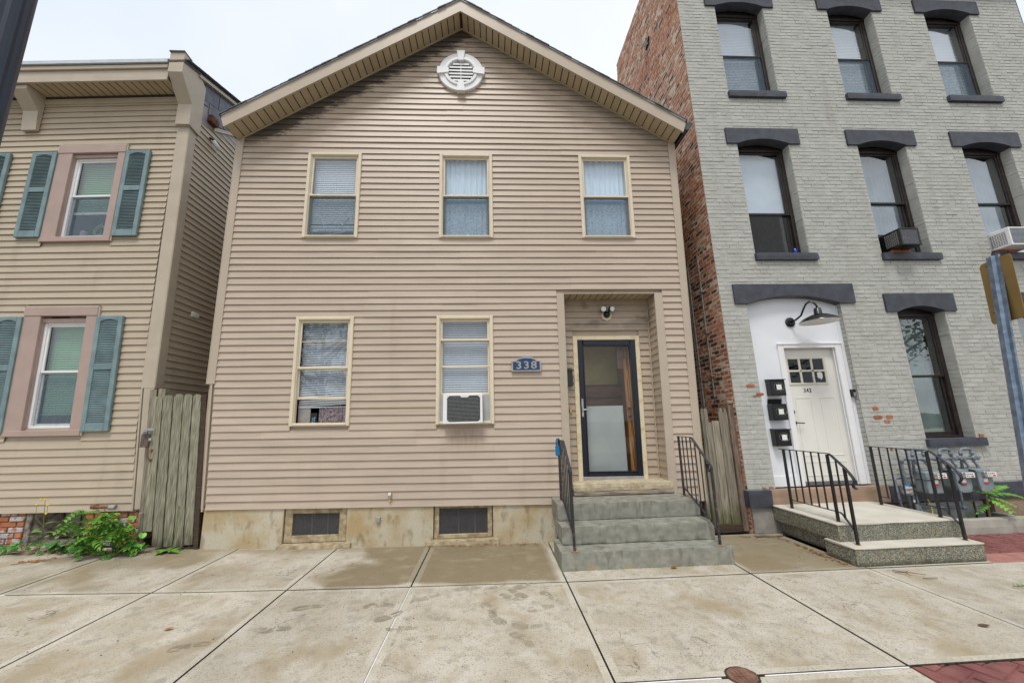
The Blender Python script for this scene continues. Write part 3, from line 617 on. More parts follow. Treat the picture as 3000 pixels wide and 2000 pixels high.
# rake soffit panels, fascia, drip edge, roof, shingles
YF = -.30
for sg in (-1, 1):
    xe = HXL if sg < 0 else HXR; Lx = abs(xe-APX); n = 34
    for k in range(n):
        a, b = APX+sg*(.015+(Lx-.02)*k/n), APX+sg*(.015+(Lx-.02)*(k+1)/n); d = sg*.0075
        za, zb = APZ-SL*abs(a+d-APX), APZ-SL*abs(b-d-APX); mb = MB()
        mb.add([(a+d, YF, za), (b-d, YF, zb), (b-d, -.016, zb), (a+d, -.016, za), (a+d, YF, za+.012), (b-d, YF, zb+.012), (b-d, -.016, zb+.012), (a+d, -.016, za+.012)],
               [(0, 1, 2, 3), (0, 3, 7, 4), (1, 5, 6, 2), (0, 4, 5, 1), (3, 2, 6, 7)]); build('soffit_panel', mb, SOF, main, warp=wm)
    fn = lambda x, z, y: (x, y, z)
    mb = MB(); z_e = APZ-SL*Lx; mb.prism([(APX, APZ+.013), (xe, z_e+.013), (xe, z_e+.02), (APX, APZ+.02)], fn, YF, 0.01); build('soffit_backing', mb, GROOVE, main, warp=wm)
    mb = MB(); mb.prism([(APX, APZ-.022), (xe-sg*.02, z_e-.01), (xe-sg*.02, z_e+.008), (APX, APZ-.002)], fn, -.034, -.012); build('soffit_trim', mb, SOF, main, warp=wm)
    ext = .055; xo = xe+sg*ext; zo = APZ-SL*(Lx+ext)
    mb = MB(); mb.prism([(APX, APZ-.012), (xe+sg*.01, z_e-.012), (xo, zo+.16), (xo, zo+.205), (APX, APZ+.205)], fn, YF-.028, YF); build('rake_fascia', mb, TRIM, main, warp=wm)
    mb = MB(); mb.prism([(APX, APZ+.205), (xo, zo+.205), (xo, zo+.222), (APX, APZ+.222)], fn, YF-.045, YF+.05); build('drip_edge', mb, ALU, main, warp=wm)
    mb = MB(); x2 = xo+sg*.03; z2 = zo-.02
    mb.prism([(APX, APZ+.223), (x2, z2+.223), (x2, z2+.234), (APX, APZ+.236)], fn, YF-.045, 11.4); build('roof', mb, ROOFM, main, warp=wm)
    nrow = 30
    for k in range(nrow):
        a = APX+sg*(Lx+.06)*k/nrow; b = APX+sg*(Lx+.06)*(k+1.12)/nrow; za, zb = APZ-SL*abs(a-APX)+.238, APZ-SL*abs(b-APX)+.240; yy = YF-.05-random.random()*.012
        mb = MB(); mb.add([(a, yy, za), (b, yy, zb+.006), (b, .5, zb+.006), (a, .5, za), (b, yy, zb-.018), (b, .5, zb-.008), (a, yy, za-.018)], [(0, 1, 2, 3), (1, 4, 5, 2), (0, 6, 4, 1)])
        build('shingle', mb, ROOFM, main, warp=wm)
mb = MB(); g0 = HXR+.05; gz = APZ-SL*(HXR-APX+.055)+.2
prof = [(0, 0), (.115, .0), (.115, -.045), (.075, -.085), (.06, -.13), (0, -.13)]
mb.prism(prof, lambda u, v, a: (g0+u, a, gz+v), YF-.02, 6); build('eave_gutter', mb, pm('dark_green_gutter', (.07, .085, .085), var=.2, rough=.5), main, warp=wm)
# gable vent
VC = (-.421, 7.30); vy = -.02
v = build('gable_vent', MB().lathe([(.215, .0), (.37, .0), (.37, -.028), (.36, -.034), (.275, -.034), (.268, -.05), (.235, -.052), (.222, -.045), (.215, -.02)], (VC[0], vy, VC[1]), axis='y', n=48), WHITE, main)
# lathe caps close the ring: replace by an open ring
bpy.data.objects.remove(v)
def ring(prof, c, n=48):
    mb = MB(); N = len(prof)
    for k in range(n):
        a = 2*math.pi*k/n
        for r_, h in prof: mb.v.append((c[0]+r_*math.cos(a), c[1]+h, c[2]+r_*math.sin(a)))
    for k in range(n):
        for i in range(N-1): mb.f.append((k*N+i, ((k+1) % n)*N+i, ((k+1) % n)*N+i+1, k*N+i+1)); mb.m.append(0)
    return mb
v = build('gable_vent', ring([(.37, .02), (.37, -.028), (.362, -.036), (.283, -.036), (.272, -.055), (.235, -.057), (.224, -.048), (.215, .02)], (VC[0], vy, VC[1])), WHITE, main)
mb = MB(); mb.lathe([(0, .015), (.22, .015), (.22, .012), (0, .012)], (VC[0], vy, VC[1]), 'y', 32); build('vent_throat', mb, GROOVE, v)
for k in range(6):
    z = VC[1]-.165+k*.062; hw = math.sqrt(max(.002, .215**2-(abs(z+.012-VC[1])+.012)**2)); mb = MB()
    mb.add([(VC[0]-hw, vy-.035, z-.004), (VC[0]+hw, vy-.035, z-.004), (VC[0]+hw, vy+.005, z+.042), (VC[0]-hw, vy+.005, z+.042), (VC[0]-hw, vy-.031, z-.012), (VC[0]+hw, vy-.031, z-.012), (VC[0]+hw, vy+.009, z+.036), (VC[0]-hw, vy+.009, z+.036)], [(0, 1, 2, 3), (4, 7, 6, 5), (0, 4, 5, 1)]); mb.box(VC[0]-hw, VC[0]+hw, vy-.036, vy-.031, z-.014, z+.016)
    build('slat', mb, WHITE, v)
mb = MB(); mb.box(VC[0]-.005, VC[0]+.005, vy-.04, vy-.03, VC[1]-.2, VC[1]+.2); build('vent_bar', mb, WHITE, v)
for a in range(4):
    mb = MB(); c, s = [(0, 1), (1, 0), (0, -1), (-1, 0)][a]
    P = [(.20, -.042), (.39, -.068), (.39, .068), (.20, .042)]
    fn2 = lambda u, w_, y: (VC[0]+u*c-w_*s, y, VC[1]+u*s+w_*c)
    mb.prism(P, fn2, vy-.068, vy+.01); build('keystone', mb, WHITE, v)

# ---- windows of the tan house
def frame(mb, x0, x1, z0, z1, w_, y0, y1, wb=None, ch=.004):
    wb = w_ if wb is None else wb
    mb.cbox(x0, x0+w_, y0, y1, z0, z1, ch); mb.cbox(x1-w_, x1, y0, y1, z0, z1, ch); mb.cbox(x0+w_, x1-w_, y0, y1, z1-w_, z1, ch); mb.cbox(x0+w_, x1-w_, y0, y1, z0, z0+wb, ch)
def pane(x0, x1, z0, z1, y, parent, mat=GLASS, warp=None, name='pane'):
    mb = MB(); mb.quad((x0, y, z0), (x1, y, z0), (x1, y, z1), (x0, y, z1)); return build(name, mb, mat, parent, warp=warp)
def slats(x0, x1, z0, z1, y, pitch=.033, tilt=.011, mat=BLIND, slant=0., parent=None, warp=None, name='blind', back=True):
    mb = MB(); z = z1-.02; mb.box(x0, x1, y-.012, y+.012, z1-.022, z1)
    while z > z0+.02:
        f = min(1, (z1-z)/(z1-z0)); s = slant*f; mb.quad((x0, y-.007, z-pitch*.42), (x1, y-.007, z-pitch*.42+s), (x1, y+.007, z+pitch*.42+s), (x0, y+.007, z+pitch*.42)); z -= pitch
    mb.box(x0, x1, y-.01, y+.01, z0-.006, z0+.012)
    if back: mb.quad((x0, y+.02, z0), (x1, y+.02, z0), (x1, y+.02, z1), (x0, y+.02, z1))  # sheet added behind the slats to brighten the dark gaps
    for f in (.15, .5, .85): x = x0+(x1-x0)*f; mb.box(x-.001, x+.001, y-.013, y-.0118, z0, z1)
    return build(name, mb, mat, parent, warp=warp)
def curtain(x0, x1, z0, z1, y, mat, parent, warp=None, amp=.018, wl=.085):
    mb = MB(); n = int((x1-x0)/.012)
    ph = random.random()*9
    for i in range(n+1):
        x = x0+(x1-x0)*i/n
        for z in (z0, z1): mb.v.append((x, y+amp*math.sin(x*6.283/wl+ph+1.5*math.sin(x*9))*(1 if z == z0 else .55), z))
    for i in range(n): mb.f.append((i*2, i*2+2, i*2+3, i*2+1)); mb.m.append(0)
    return build('curtain', mb, mat, parent, warp=warp, smooth=True)
def main_window(r, kind, first=False):
    x0, x1, z0, z1 = r
    mb = MB(); frame(mb, x0, x1, z0, z1, .048, -.034, .02, .036, .008); mb.cbox(x0+.048, x1-.048, -.045, .02, z0+.014, z0+.036, .004)
    wdw = build('window', mb, CREAM, main, warp=wm)
    a, b, c, d = x0+.048, x1-.048, z0+.036, z1-.048
    mb = MB(); frame(mb, a, b, c, d, .012, -.012, .05, .012, .002); build('inner_stop', mb, CREAM, wdw, warp=wm)
    rails = {'2': [((c+d)/2-.012, .028, -.008)], '1a': [(2.353, .03, -.008), (2.742, .02, .03)], '1b': [(2.742, .03, -.008), (2.36, .026, .03)]}[kind[0] if kind[0] == '2' else kind]
    big = rails[0][0]
    mb = MB(); frame(mb, a+.012, b-.012, big, d-.012, .026, .004, .03, .001, .003); build('sash', mb, CREAM, wdw, warp=wm)
    for zr, h, y in rails: mb = MB(); mb.cbox(a, b, y, y+.03, zr, zr+h, .003); build('meeting_rail', mb, CREAM, wdw, warp=wm)
    pane(a+.03, b-.03, big+.02, d-.035, .016, wdw, warp=wm)
    lowbot = {'2': c+.0, '1a': 1.925, '1b': 1.96}[kind[0] if kind[0] == '2' else kind]
    mb = MB(); frame(mb, a+.014, b-.014, lowbot, big+.01, .022, .036, .058, .034, .003); build('sash', mb, CREAM if kind[0] == '1' else pm('shade_darkened_sash', (.22, .17, .12), rough=.6), wdw, warp=wm)  # upper floor: shade on the lower sash is put into its colour
    pane(a+.034, b-.034, lowbot+.03, big, .047, wdw, warp=wm)
    if kind[0] == '2' : pane(a+.01, b-.01, c+.01, big, .012, wdw, SCREEN, wm, 'insect_screen')
    if kind == '2blind':
        slats(a+.02, b-.02, big-.42, d-.03, .085, parent=wdw, warp=wm)
        slats(a+.02, b-.02, c+.12, big-.46, .087, pitch=.033, slant=.0, parent=wdw, warp=wm)
        mb = MB(); mb.bar([(a+.16, .07, c+.36), (a+.24, .07, c+.17)], .024, .004, (0, 1, 0)); mb.bar([(b-.13, .07, c+.36), (b-.25, .07, c+.17)], .024, .004, (0, 1, 0)); mb.bar([(a+.15, .07, c+.03), (b-.16, .07, c+.11)], .022, .004, (0, 1, 0)); mb.bar([(a+.14, .07, c+.13), (b-.05, .07, c+.12)], .02, .004, (0, 1, 0)); build('fallen_slat', mb, BLIND, wdw, warp=wm)
    if kind == '2curtain': curtain(a-.01, b+.01, c-.02, d+.02, .11, SHEER, wdw, wm); mb = MB(); mb.box(a, b, .085, .092, big-.065, big-.005); build('curtain_rod', mb, pm('blue_valance', (.05, .2, .34), rough=.7), wdw, warp=wm)
    if kind == '1a': slats(a+.02, b-.015, 1.815, d-.02, .1, parent=wdw, warp=wm, slant=.035, mat=BLIND1, back=False)
    if kind == '1b': slats(a+.02, b-.015, 1.97, d-.02, .1, parent=wdw, warp=wm, mat=BLIND1, back=False)
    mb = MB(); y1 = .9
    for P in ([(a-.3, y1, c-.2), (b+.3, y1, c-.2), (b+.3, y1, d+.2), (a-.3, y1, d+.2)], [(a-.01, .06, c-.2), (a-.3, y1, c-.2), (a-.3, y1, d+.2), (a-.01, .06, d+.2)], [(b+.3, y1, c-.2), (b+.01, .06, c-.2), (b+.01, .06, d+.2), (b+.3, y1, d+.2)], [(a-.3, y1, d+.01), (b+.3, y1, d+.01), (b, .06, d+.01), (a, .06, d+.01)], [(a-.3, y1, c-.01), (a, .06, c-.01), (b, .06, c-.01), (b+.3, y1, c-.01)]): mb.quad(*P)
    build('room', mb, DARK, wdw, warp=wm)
    return wdw
main_window(W2[0], '2blind'); main_window(W2[1], '2curtain'); main_window(W2[2], '2curtain')
wa = main_window(W1[0], '1a'); wb_ = main_window(W1[1], '1b')
# ---- things on the sill inside the left ground floor window
mb = MB(); mb.box(-2.5, -2.41, .07, .09, 1.6, 1.765); t = thing('window_card', (-2.455, .08, 1.6), 'small black card with pale blue lettering inside the open left window', 'card')
build('card', mb, BLACKP, t)
build('lettering', text_mesh('ZIL', .06, .0008, lambda x, y, z: (-2.452-y, .069-z, 1.665+x)), pm('pale_blue_print', (.2, .45, .65), rough=.6), t)
mb = MB()
for k in range(16): mb.add([(-2.39+k*.025, .082+.008*(k % 2), 1.6), (-2.39+(k+1)*.025, .082+.008*((k+1) % 2), 1.6), (-2.39+(k+1)*.025, .082+.008*((k+1) % 2), 1.84), (-2.39+k*.025, .082+.008*(k % 2), 1.84)], [(0, 1, 2, 3)])
build('patterned_curtain', mb, pm('patterned_fabric', (.34, .27, .27), col2=(.06, .05, .08), scale=38, rough=.9), label='brown patterned cloth hanging inside the open left window', cat='curtain')
mb = MB(); mb.cbox(-2.70, -2.53, .10, .115, 1.58, 1.86, .003); mb.cbox(-2.7, -2.0, .13, .14, 1.58, 1.62, .003); build('inner_board', mb, GREYAL, wa, warp=wm)
# ---- foundation with basement windows
fo = build('foundation', MB().box(-9, -8.9, 0, .1, 0, .1), PLAS, main); bpy.data.objects.remove(fo)
BW = [(-2.775, -1.945, .105, .49), (-.8, .008, .085, .49)]
mb = MB(); holes_wall(mb, HXL+.08, 1.1, -.08, .515, .004, BW)
for a, b, c, d in BW:
    for x, s in ((a, 1), (b, -1)): mb.quad((x, .004, c), (x, .11, c), (x, .11, d), (x, .004, d))
    mb.quad((a, .004, c), (b, .004, c), (b, .11, c), (a, .11, c))
mb.quad((HXL+.08, .004, -.08), (HXL+.08, .3, -.08), (HXL+.08, .3, .56), (HXL+.08, .004, .56))
fo = build('foundation', mb, PLAS, main, warp=wm)
for k, (a, b, c, d) in enumerate(BW):
    mb = MB(); frame(mb, a+.01, b-.01, c+.005, d+.03, .1 if k == 0 else .065, .03, .07, .075 if k == 0 else .05, .006); bwf = build('basement_window', mb, FRAMEW, main, warp=wm)
    w_ = .1 if k == 0 else .065
    pane(a+w_, b-w_, c+.04, d, .05, bwf, MESHW, wm, 'wire_mesh'); pane(a+w_, b-w_, c+.04, d, .075, bwf, GLASS, wm)
    mb = MB()
    for f in (.4, .73): x = a+w_+(b-a-2*w_)*f; mb.box(x-.008, x+.008, .068, .08, c+.04, d)
    build('glazing_bar', mb, GREYAL, bwf, warp=wm)
    mb = MB(); mb.rough(a-.05 if k == 0 else a-.1, b+.075, -.055, .06, c-.09 if k == 0 else c-.09, c-.008, .05, .004, .01, k); build('sill', mb, FRAMEW, bwf, warp=wm, smooth=False)
    mb = MB(); mb.quad((a, .3, 0), (b, .3, 0), (b, .3, .6), (a, .3, .6)); build('cellar', mb, DARK, bwf, warp=wm)
# ---- front door
dr = build('storm_door', MB().box(1.35, 1.36, .2, .21, .8, .9), DOORB, main); bpy.data.objects.remove(dr)
mb = MB(); mb.cbox(1.28, 1.352, PY-.03, PY+.05, .725, 2.85, .006); mb.cbox(2.268, 2.335, PY-.03, PY+.05, .725, 2.85, .006); mb.cbox(1.352, 2.268, PY-.03, PY+.05, 2.79, 2.85, .006); build('door_casing', mb, FRAMEW if False else pm('aged_cream_door_casing', (.66, .57, .39), col2=(.5, .38, .2), scale=11, rough=.6, lo=.25, hi=.5), main, warp=wm)
mb = MB(); frame(mb, 1.352, 2.268, .80, 2.79, .085, PY-.02, PY+.03, .06, .01); dr = build('storm_door', mb, DOORB, main, warp=wm)
mb = MB(); frame(mb, 1.43, 2.19, .855, 2.71, .018, PY-.026, PY-.012, .018, .004); build('glass_bead', mb, BLACKP, dr, warp=wm)
pane(1.43, 2.19, .86, 2.70, PY, dr, GLASSD, wm)
mb = MB(); mb.cbox(1.352, 2.268, PY-.022, PY+.03, .727, .80, .004); build('kick_strip', mb, GREYAL, dr, warp=wm)
mb = MB(); mb.cbox(1.375, 1.405, PY-.028, PY-.018, 1.64, 1.90, .003); mb.tube([(1.39, PY-.03, 1.74), (1.39, PY-.06, 1.74), (1.43, PY-.065, 1.745), (1.475, PY-.06, 1.735)], .008, 8); build('door_handle', mb, GALVN, dr, warp=wm)
# hall seen through the glass; its olive walls paint in a reflected yellow house
mb = MB(); mb.quad((1.15, 1.0, 2.1), (2.6, 1.0, 2.1), (2.6, 1.0, 3.2), (1.15, 1.0, 3.2)); mb.quad((1.2, .34, .7), (1.2, 1.0, .7), (1.2, 1.0, 3.2), (1.2, .34, 3.2)); mb.quad((1.15, .34, 3.1), (2.6, .34, 3.1), (2.6, 1.0, 3.1), (1.15, 1.0, 3.1)); mb.quad((2.5, .34, .7), (2.5, 1.0, .7), (2.5, 1.0, 3.2), (2.5, .34, 3.2)); hall = build('hall', mb, OLIVE, main)
mb = MB(); mb.quad((1.15, .98, .72), (2.6, .98, .72), (2.6, .98, 2.1), (1.15, .98, 2.1))
for k in range(7): mb.cbox(1.2, 2.3, .86-.012*k, .98, .74+k*.2, .92+k*.2, .008); mb.cbox(1.2, 2.3, .84-.012*k, .98, .92+k*.2, .94+k*.2, .004)
mb.quad((1.15, .33, .72), (2.6, .33, .72), (2.6, 1.0, .72), (1.15, 1.0, .72)); build('stair', mb, STAIR, hall)
mb = MB(); mb.cbox(1.36, 2.02, .40, .42, .80, 1.78, .004); build('white_board', mb, pm('translucent_white_board', (.38, .42, .41), var=.08, scale=3, rough=.6), hall)
mb = MB(); mb.cbox(2.15, 2.195, .36, .95, .74, 2.78, .006); mb.cbox(2.08, 2.15, .40, .43, .74, 2.5, .006); mb.cbox(2.2, 2.3, .30, .36, .74, 2.8, .004)
for k in range(4): mb.cbox(2.118, 2.132, .4, .5, .85+k*.48, 1.25+k*.48, .004)
build('wooden_door', mb, OAK, hall)
mb = MB(); mb.cbox(1.99, 2.12, .42, .44, 2.35, 2.7, .003); build('dark_post', mb, STAIR, hall)
mb = MB(); mb.box(2.09, 2.13, .36, .40, 1.6, 1.63); mb.box(2.09, 2.13, .36, .4, 1.72, 1.75); build('latch', mb, BLACK, hall)
# ---- stone threshold and rotten sill board
mb = MB(); mb.rough(1.1, 2.5, -.045, PY+.02, .625, .727, .045, .005, .012, 5, 14); build('threshold_stone', mb, SAND, main, smooth=False)
mb = MB(); mb.rough(1.1, 2.49, -.075, .02, .575, .625, .04, .006, .008, 8, 12); build('sill_board', mb, OWOOD, main)
# ---- stone steps
st = thing('stone_steps', (1.69, -.5, 0), 'three worn bluestone steps up to the black storm door', 'steps')
mb = MB(); mb.rough(.735, 2.645, -1.05, -.5, -.03, .178, .025, .0016, .0035, 1, 20); build('step', mb, BLUEST, st)
mb = MB(); mb.rough(.795, 2.6, -.79, -.28, .184, .372, .022, .0035, .005, 2, 15); build('step', mb, BLUEST, st)
mb = MB(); mb.rough(.80, 2.595, -.505, .0, .378, .568, .025, .0015, .0035, 3, 20); build('step', mb, BLUEST, st)
mb = MB(); mb.box(.84, 2.54, -.45, -.02, 0, .37); mb.box(.84, 2.54, -.7, -.1, 0, .18); build('rubble_core', mb, STUC, st)
# ---- iron railings
def rail338(x, label, bl):
    t = thing('iron_railing', (x, -1.0, .178), label, 'railing', 'railings of the bluestone steps')
    yb, yc, yf, zt = -.255, -.60, -1.0, 1.325
    def ztop(y): return zt if y > yc else zt-(yc-y)*.80
    def zbot(y): return .665-(max(0, -.30-y))*.47
    for nm, y, zb, zz_ in (('post', yb, .565, zt), ('post', yf, .175, ztop(yf))):
        mb = MB(); mb.cbox(x-.0125, x+.0125, y-.0125, y+.0125, zb, zz_, .003); mb.lathe([(.0, 0), (.028, 0), (.028, .004), (0, .004)], (x, y, zb+.002), n=12); build(nm, mb, RUSTY, t)
        mb = MB(); mb.add([(x+.05*math.cos(k*.63)*(.7+.5*random.random()), y-.012+.04*math.sin(k*.63)*(.7+.5*random.random()), zb+.0075) for k in range(10)], [tuple(range(10))]); build('rust_stain', mb, pm('rust_bloom', (.36, .22, .11), col2=(.26, .2, .13), scale=30, rough=.9), t)
    for k in range(6):
        y = yb-.105*(k+1); mb = MB(); mb.cbox(x-.0065, x+.0065, y-.0065, y+.0065, zbot(y), ztop(y), .002); build('baluster', mb, RUSTY, t)
    path = [(x, yb+.03, zt+.004), (x, yc, zt+.004), (x, yc-.03, zt-.012)]+[(x, yc-.03-.05*k, zt-.012-.04*k) for k in range(1, 8)]
    ex, ez = path[-1][1], path[-1][2]
    for k in range(1, 15): a = .75+k*.42; r_ = .052*(1-k*.022); path.append((x, ex-.01-.0*k-(math.sin(a)-math.sin(.75))*r_, ez+(math.cos(a)-math.cos(.75))*r_))
    mb = MB(); mb.bar(path, .032, .007, (1, 0, 0)); build('handrail', mb, RUSTY, t)
    mb = MB(); mb.bar([(x, yb, .665), (x, -.30, .665), (x, yf, zbot(yf))], .022, .007, (1, 0, 0)); build('bottom_rail', mb, RUSTY, t)
    return t
rail338(.89, 'left railing of the bluestone steps, with the blue lock box on it', 1); rail338(2.53, 'right railing of the bluestone steps, beside the picket fence', 0)
t = thing('lock_box', (.885, -.19, 1.1), 'blue padlock box hung on the railing of the bluestone steps', 'lock box')
mb = MB(); mb.cbox(.845, .925, -.27, -.235, 1.12, 1.262, .012); build('body', mb, LOCKB, t)
mb = MB(); mb.tube([(.862, -.252, 1.255), (.862, -.252, 1.32), (.868, -.252, 1.338), (.885, -.252, 1.346), (.902, -.252, 1.338), (.908, -.252, 1.32), (.908, -.252, 1.255)], .009, 8); build('shackle', mb, LOCKB, t, smooth=True)
# ---- small things on the tan house
t = thing('house_number_plaque', (.515, -.03, 2.2), 'arched blue plaque reading 338 on the tan clapboards', 'sign')
px0, px1, pz0, pz1 = .302, .727, 2.278, 2.43; pc = (px0+px1)/2
arch = [(px0, pz0), (px1, pz0), (px1, pz1), (px1-.05, pz1)]+[(pc+.155*math.cos(a), pz1+.062*math.sin(a)) for a in [math.pi*k/12 for k in range(13)]]+[(px0+.05, pz1), (px0, pz1)]
fy = lambda x, z, y: (x, y, z)
mb = MB(); mb.prism(arch, fy, -.045, -.012); build('rim', mb, SILV, t)
ins = [(pc+(x-pc)*.9, (pz0+pz1)/2+.018+(z-(pz0+pz1)/2-.018)*.8) for x, z in arch]
mb = MB(); mb.prism(ins, fy, -.048, -.044); build('panel', mb, BLUEP, t)
build('lettering', text_mesh('338', .15, .004, lambda x, y, z: (pc+x*1.15, -.049-z, 2.362+y)), SILV, t)
t = thing('flood_light', (1.83, .2, 3.1), 'black twin spot security light above the storm door', 'light')
mb = MB(); mb.lathe([(0, 0), (.085, 0), (.085, -.02), (0, -.02)], (1.825, PY-.005, 3.17), 'y', 8); build('mount_plate', mb, CREAM, t)
mb = MB(); mb.lathe([(0, -.02), (.05, -.02), (.055, -.04), (.03, -.09), (0, -.1)], (1.825, PY, 3.18), 'y', 16); build('sensor', mb, BLACKP, t, smooth=True)
for s in (-1, 1):
    mb = MB(); c = Vector((1.825+s*.062, PY-.09, 3.255)); ax = Vector((s*.25, -1, -.25)).normalized(); mb.tube([c-ax*.05, c-ax*.02, c+ax*.03], [.025, .044, .046], 16); mb.tube([(1.825+s*.01, PY-.05, 3.2), c-ax*.04], .01, 6); h = build('lamp_head', mb, BLACKP, t)
    mb = MB(); mb.tube([c+ax*.03, c+ax*.034], [.04, .036], 16); build('lens', mb, WHITE, h)
t = thing('mailbox', (1.175, .2, 2.09), 'slim black wall mailbox half hidden by the porch trim', 'mailbox')
mb = MB(); mb.cbox(1.13, 1.225, .19, PY-.018, 2.08, 2.31, .006); build('box', mb, BLACKP, t); mb = MB(); mb.prism([(.165, 2.30), (PY-.017, 2.345), (PY-.017, 2.355), (.165, 2.312)], lambda y, z, x: (x, y, z), 1.125, 1.23); build('lid', mb, BLACKP, t)
t = thing('doorbell', (1.18, .25, 1.68), 'tiny brass doorbell left of the storm door', 'doorbell')
mb = MB(); mb.cbox(1.165, 1.2, PY-.032, PY-.012, 1.68, 1.775, .005); build('plate', mb, BRASS, t); mb = MB(); mb.lathe([(0, 0), (.008, 0), (.008, -.006), (0, -.006)], (1.182, PY-.032, 1.73), 'y', 10); build('button', mb, WHITE, t)
t = thing('utility_fitting', (-1.3, -.03, .6), 'small white fitting with yellow plug low on the tan clapboards', 'fitting')
mb = MB(); mb.cbox(-1.375, -1.33, -.05, -.012, .628, .70, .005); build('cover', mb, GREYAL, t); mb = MB(); mb.cbox(-1.37, -1.335, -.056, -.05, .665, .70, .002); build('cap', mb, WHITE, t); mb = MB(); mb.lathe([(0, 0), (.012, 0), (.01, -.045), (0, -.05)], (-1.352, -.03, .632), 'z', 10); build('plug', mb, YEL, t)
mb = MB(); mb.cbox(-1.525, -1.472, -.03, .006, .33, .40, .006); mb.tube([(-1.5, -.02, .34), (-1.5, -.02, .31)], .008, 6); build('junction_box', mb, GREYAL, label='small grey metal outlet box on the stained foundation', cat='outlet box')
t = thing('air_conditioner', (-.37, -.1, 1.57), 'white window air conditioner with dirty coil in the tan house', 'air conditioner')
ax0, ax1, az0, az1, ay = -.655, -.115, 1.572, 1.968, -.13
mb = MB(); mb.cbox(ax0, ax1, ay+.02, .25, az0, az1, .008); build('case', mb, WHITE, t)
mb = MB(); bw = .055
mb.cbox(ax0, ax0+bw, ay, ay+.022, az0, az1, .004); mb.cbox(ax1-bw*.6, ax1, ay, ay+.022, az0, az1, .004); mb.cbox(ax0+bw, ax1-bw*.6, ay, ay+.022, az0, az0+.022, .004); mb.cbox(ax0+bw, ax1-bw*.6, ay, ay+.022, az1-.022, az1, .004)
mb.prism([(ax0+.23, az1-.02), (ax0+.36, az1-.02), (ax0+.34, az1-.042), (ax0+.25, az1-.042)], fy, ay, ay+.02)
for x, z, sx, sz in ((ax0+bw, az0+.022, 1, 1), (ax1-bw*.6, az0+.022, -1, 1), (ax0+bw, az1-.022, 1, -1), (ax1-bw*.6, az1-.022, -1, -1)): mb.prism([(x, z), (x+sx*.03, z), (x, z+sz*.03)], fy, ay, ay+.02)
build('back_frame', mb, WHITE, t)
mb = MB(); mb.box(ax0+bw, ax1-bw*.6, ay+.016, ay+.02, az0+.02, az1-.02); build('coil', mb, PINEA, t)
mb = MB()
for k in range(19): z = az0+.03+k*.0182; mb.box(ax0+bw, ax1-bw*.6, ay+.006, ay+.009, z, z+.0035)
build('guard_wires', mb, GALVN, t)
for a, b in ((-.722, -.66), (-.11, -.005)):
    mb = MB(); n = int((b-a)/.012)
    for k in range(n): x = a+(b-a)*k/n; mb.box(x, x+(b-a)/n*.55, .0, .012, az0+.03, az1-.005); mb.box(x+(b-a)/n*.5, x+(b-a)/n, .006, .012, az0+.03, az1-.005)
    build('side_curtain', mb, pm('grey_accordion_plastic', (.5, .52, .51), var=.08, rough=.5), t)

# ================================================================== left house
LY = .15; CX = -4.76
def wl(x, y, z):
    dx = interp(z, [.5, 1.55, 3.3, 4.4, 7.5], [.2, .095, .03, 0, -.01])
    return (x+dx, y, z+interp(z, [0, .5, 3.3, 5.9, 7], [-.013, -.013, 0, .043, .055])*(x+5.6)*interp(x, [-5.2, -4.7], [1, .6]))
left = thing('clapboard_house', (-7.5, 3, .15), 'tan clapboard house with teal shutters at the left edge', 'house')
LW2 = (-6.605, -5.63, 4.36, 5.98); LW1 = (-6.605, -5.63, 1.54, 3.345)
SHUT = [(-5.608, -5.252, 4.43, 5.868), (-6.96, -6.612, 4.43, 5.868), (-7.64, -7.275, 4.43, 5.868), (-5.62, -5.262, 1.592, 3.2), (-6.97, -6.615, 1.592, 3.2)]
mb = MB(); holes_wall(mb, -9.5, CX, .56, 7.2, LY+.012, [(a+.1, b-.1, c+.1, d-.1) for a, b, c, d in (LW1, LW2)])
[mb.quad((CX-.014, LY+.01, q), (CX-.014, 9, q), (CX-.014, 9, q+.7), (CX-.014, LY+.01, q+.7)) for q in [.2+.7*k for k in range(10)]]; mb.quad((-9.5, 9, 0), (CX, 9, 0), (CX, 9, 8), (-9.5, 9, 8)); mb.quad((-9.5, LY, 0), (-9.5, 9, 0), (-9.5, 9, 8), (-9.5, LY, 7.2))
build('wall', mb, SIDL, left, warp=wl)
rl = [(a+.004, b-.004, c+.004, d-.004) for a, b, c, d in (LW1, LW2)]; z = .565
while z < 6.82:
    for a, b in cut(-9.45, CX-.165, z, z+.1, rl):
        rr = random.Random(int(z*50)//2); s_ = a+(b-a)*(.3+.4*rr.random())
        ed = [a, s_, b] if b-a > 2 else [a, b]
        for k, (p, q) in enumerate(zip(ed, ed[1:])): clap(p, q, z, .1008, SIDL, left, wl, y=LY, dy=-.0015*k, amp=.002)
    z += .1008
z = .565; k = 0
while z < 7.3:
    ye = 1.6; y0 = LY+.13
    yt = lambda zz_: interp(zz_, [6.6, 6.72, 7.1, 7.6], [y0, .5, 1.1, 1.9])
    if z > 6.55: y0 = max(y0, yt(z+.1))
    if ye-y0 > .05: clap(y0, ye, z, .1008, SIDL, left, wl, axis=CX, amp=.0015)
    z += .1008
# corner post
mb = MB(); mb.cbox(CX-.165, CX+.012, LY-.025, LY+.01, 2.16, 6.3, .004); build('corner_board', mb, TRIML, left, warp=wl)
mb = MB(); mb.cbox(CX-.005, CX+.02, LY-.02, LY+.125, 2.16, 6.3, .004); build('corner_board', mb, TRIML, left, warp=wl)
mb = MB(); mb.cbox(CX-.165, CX-.14, LY-.024, LY+.01, .56, 2.16, .003); mb.cbox(CX-.125, CX+.012, LY-.022, LY+.02, .58, 2.16, .003); build('corner_trim', mb, TRIML, left, warp=wl)
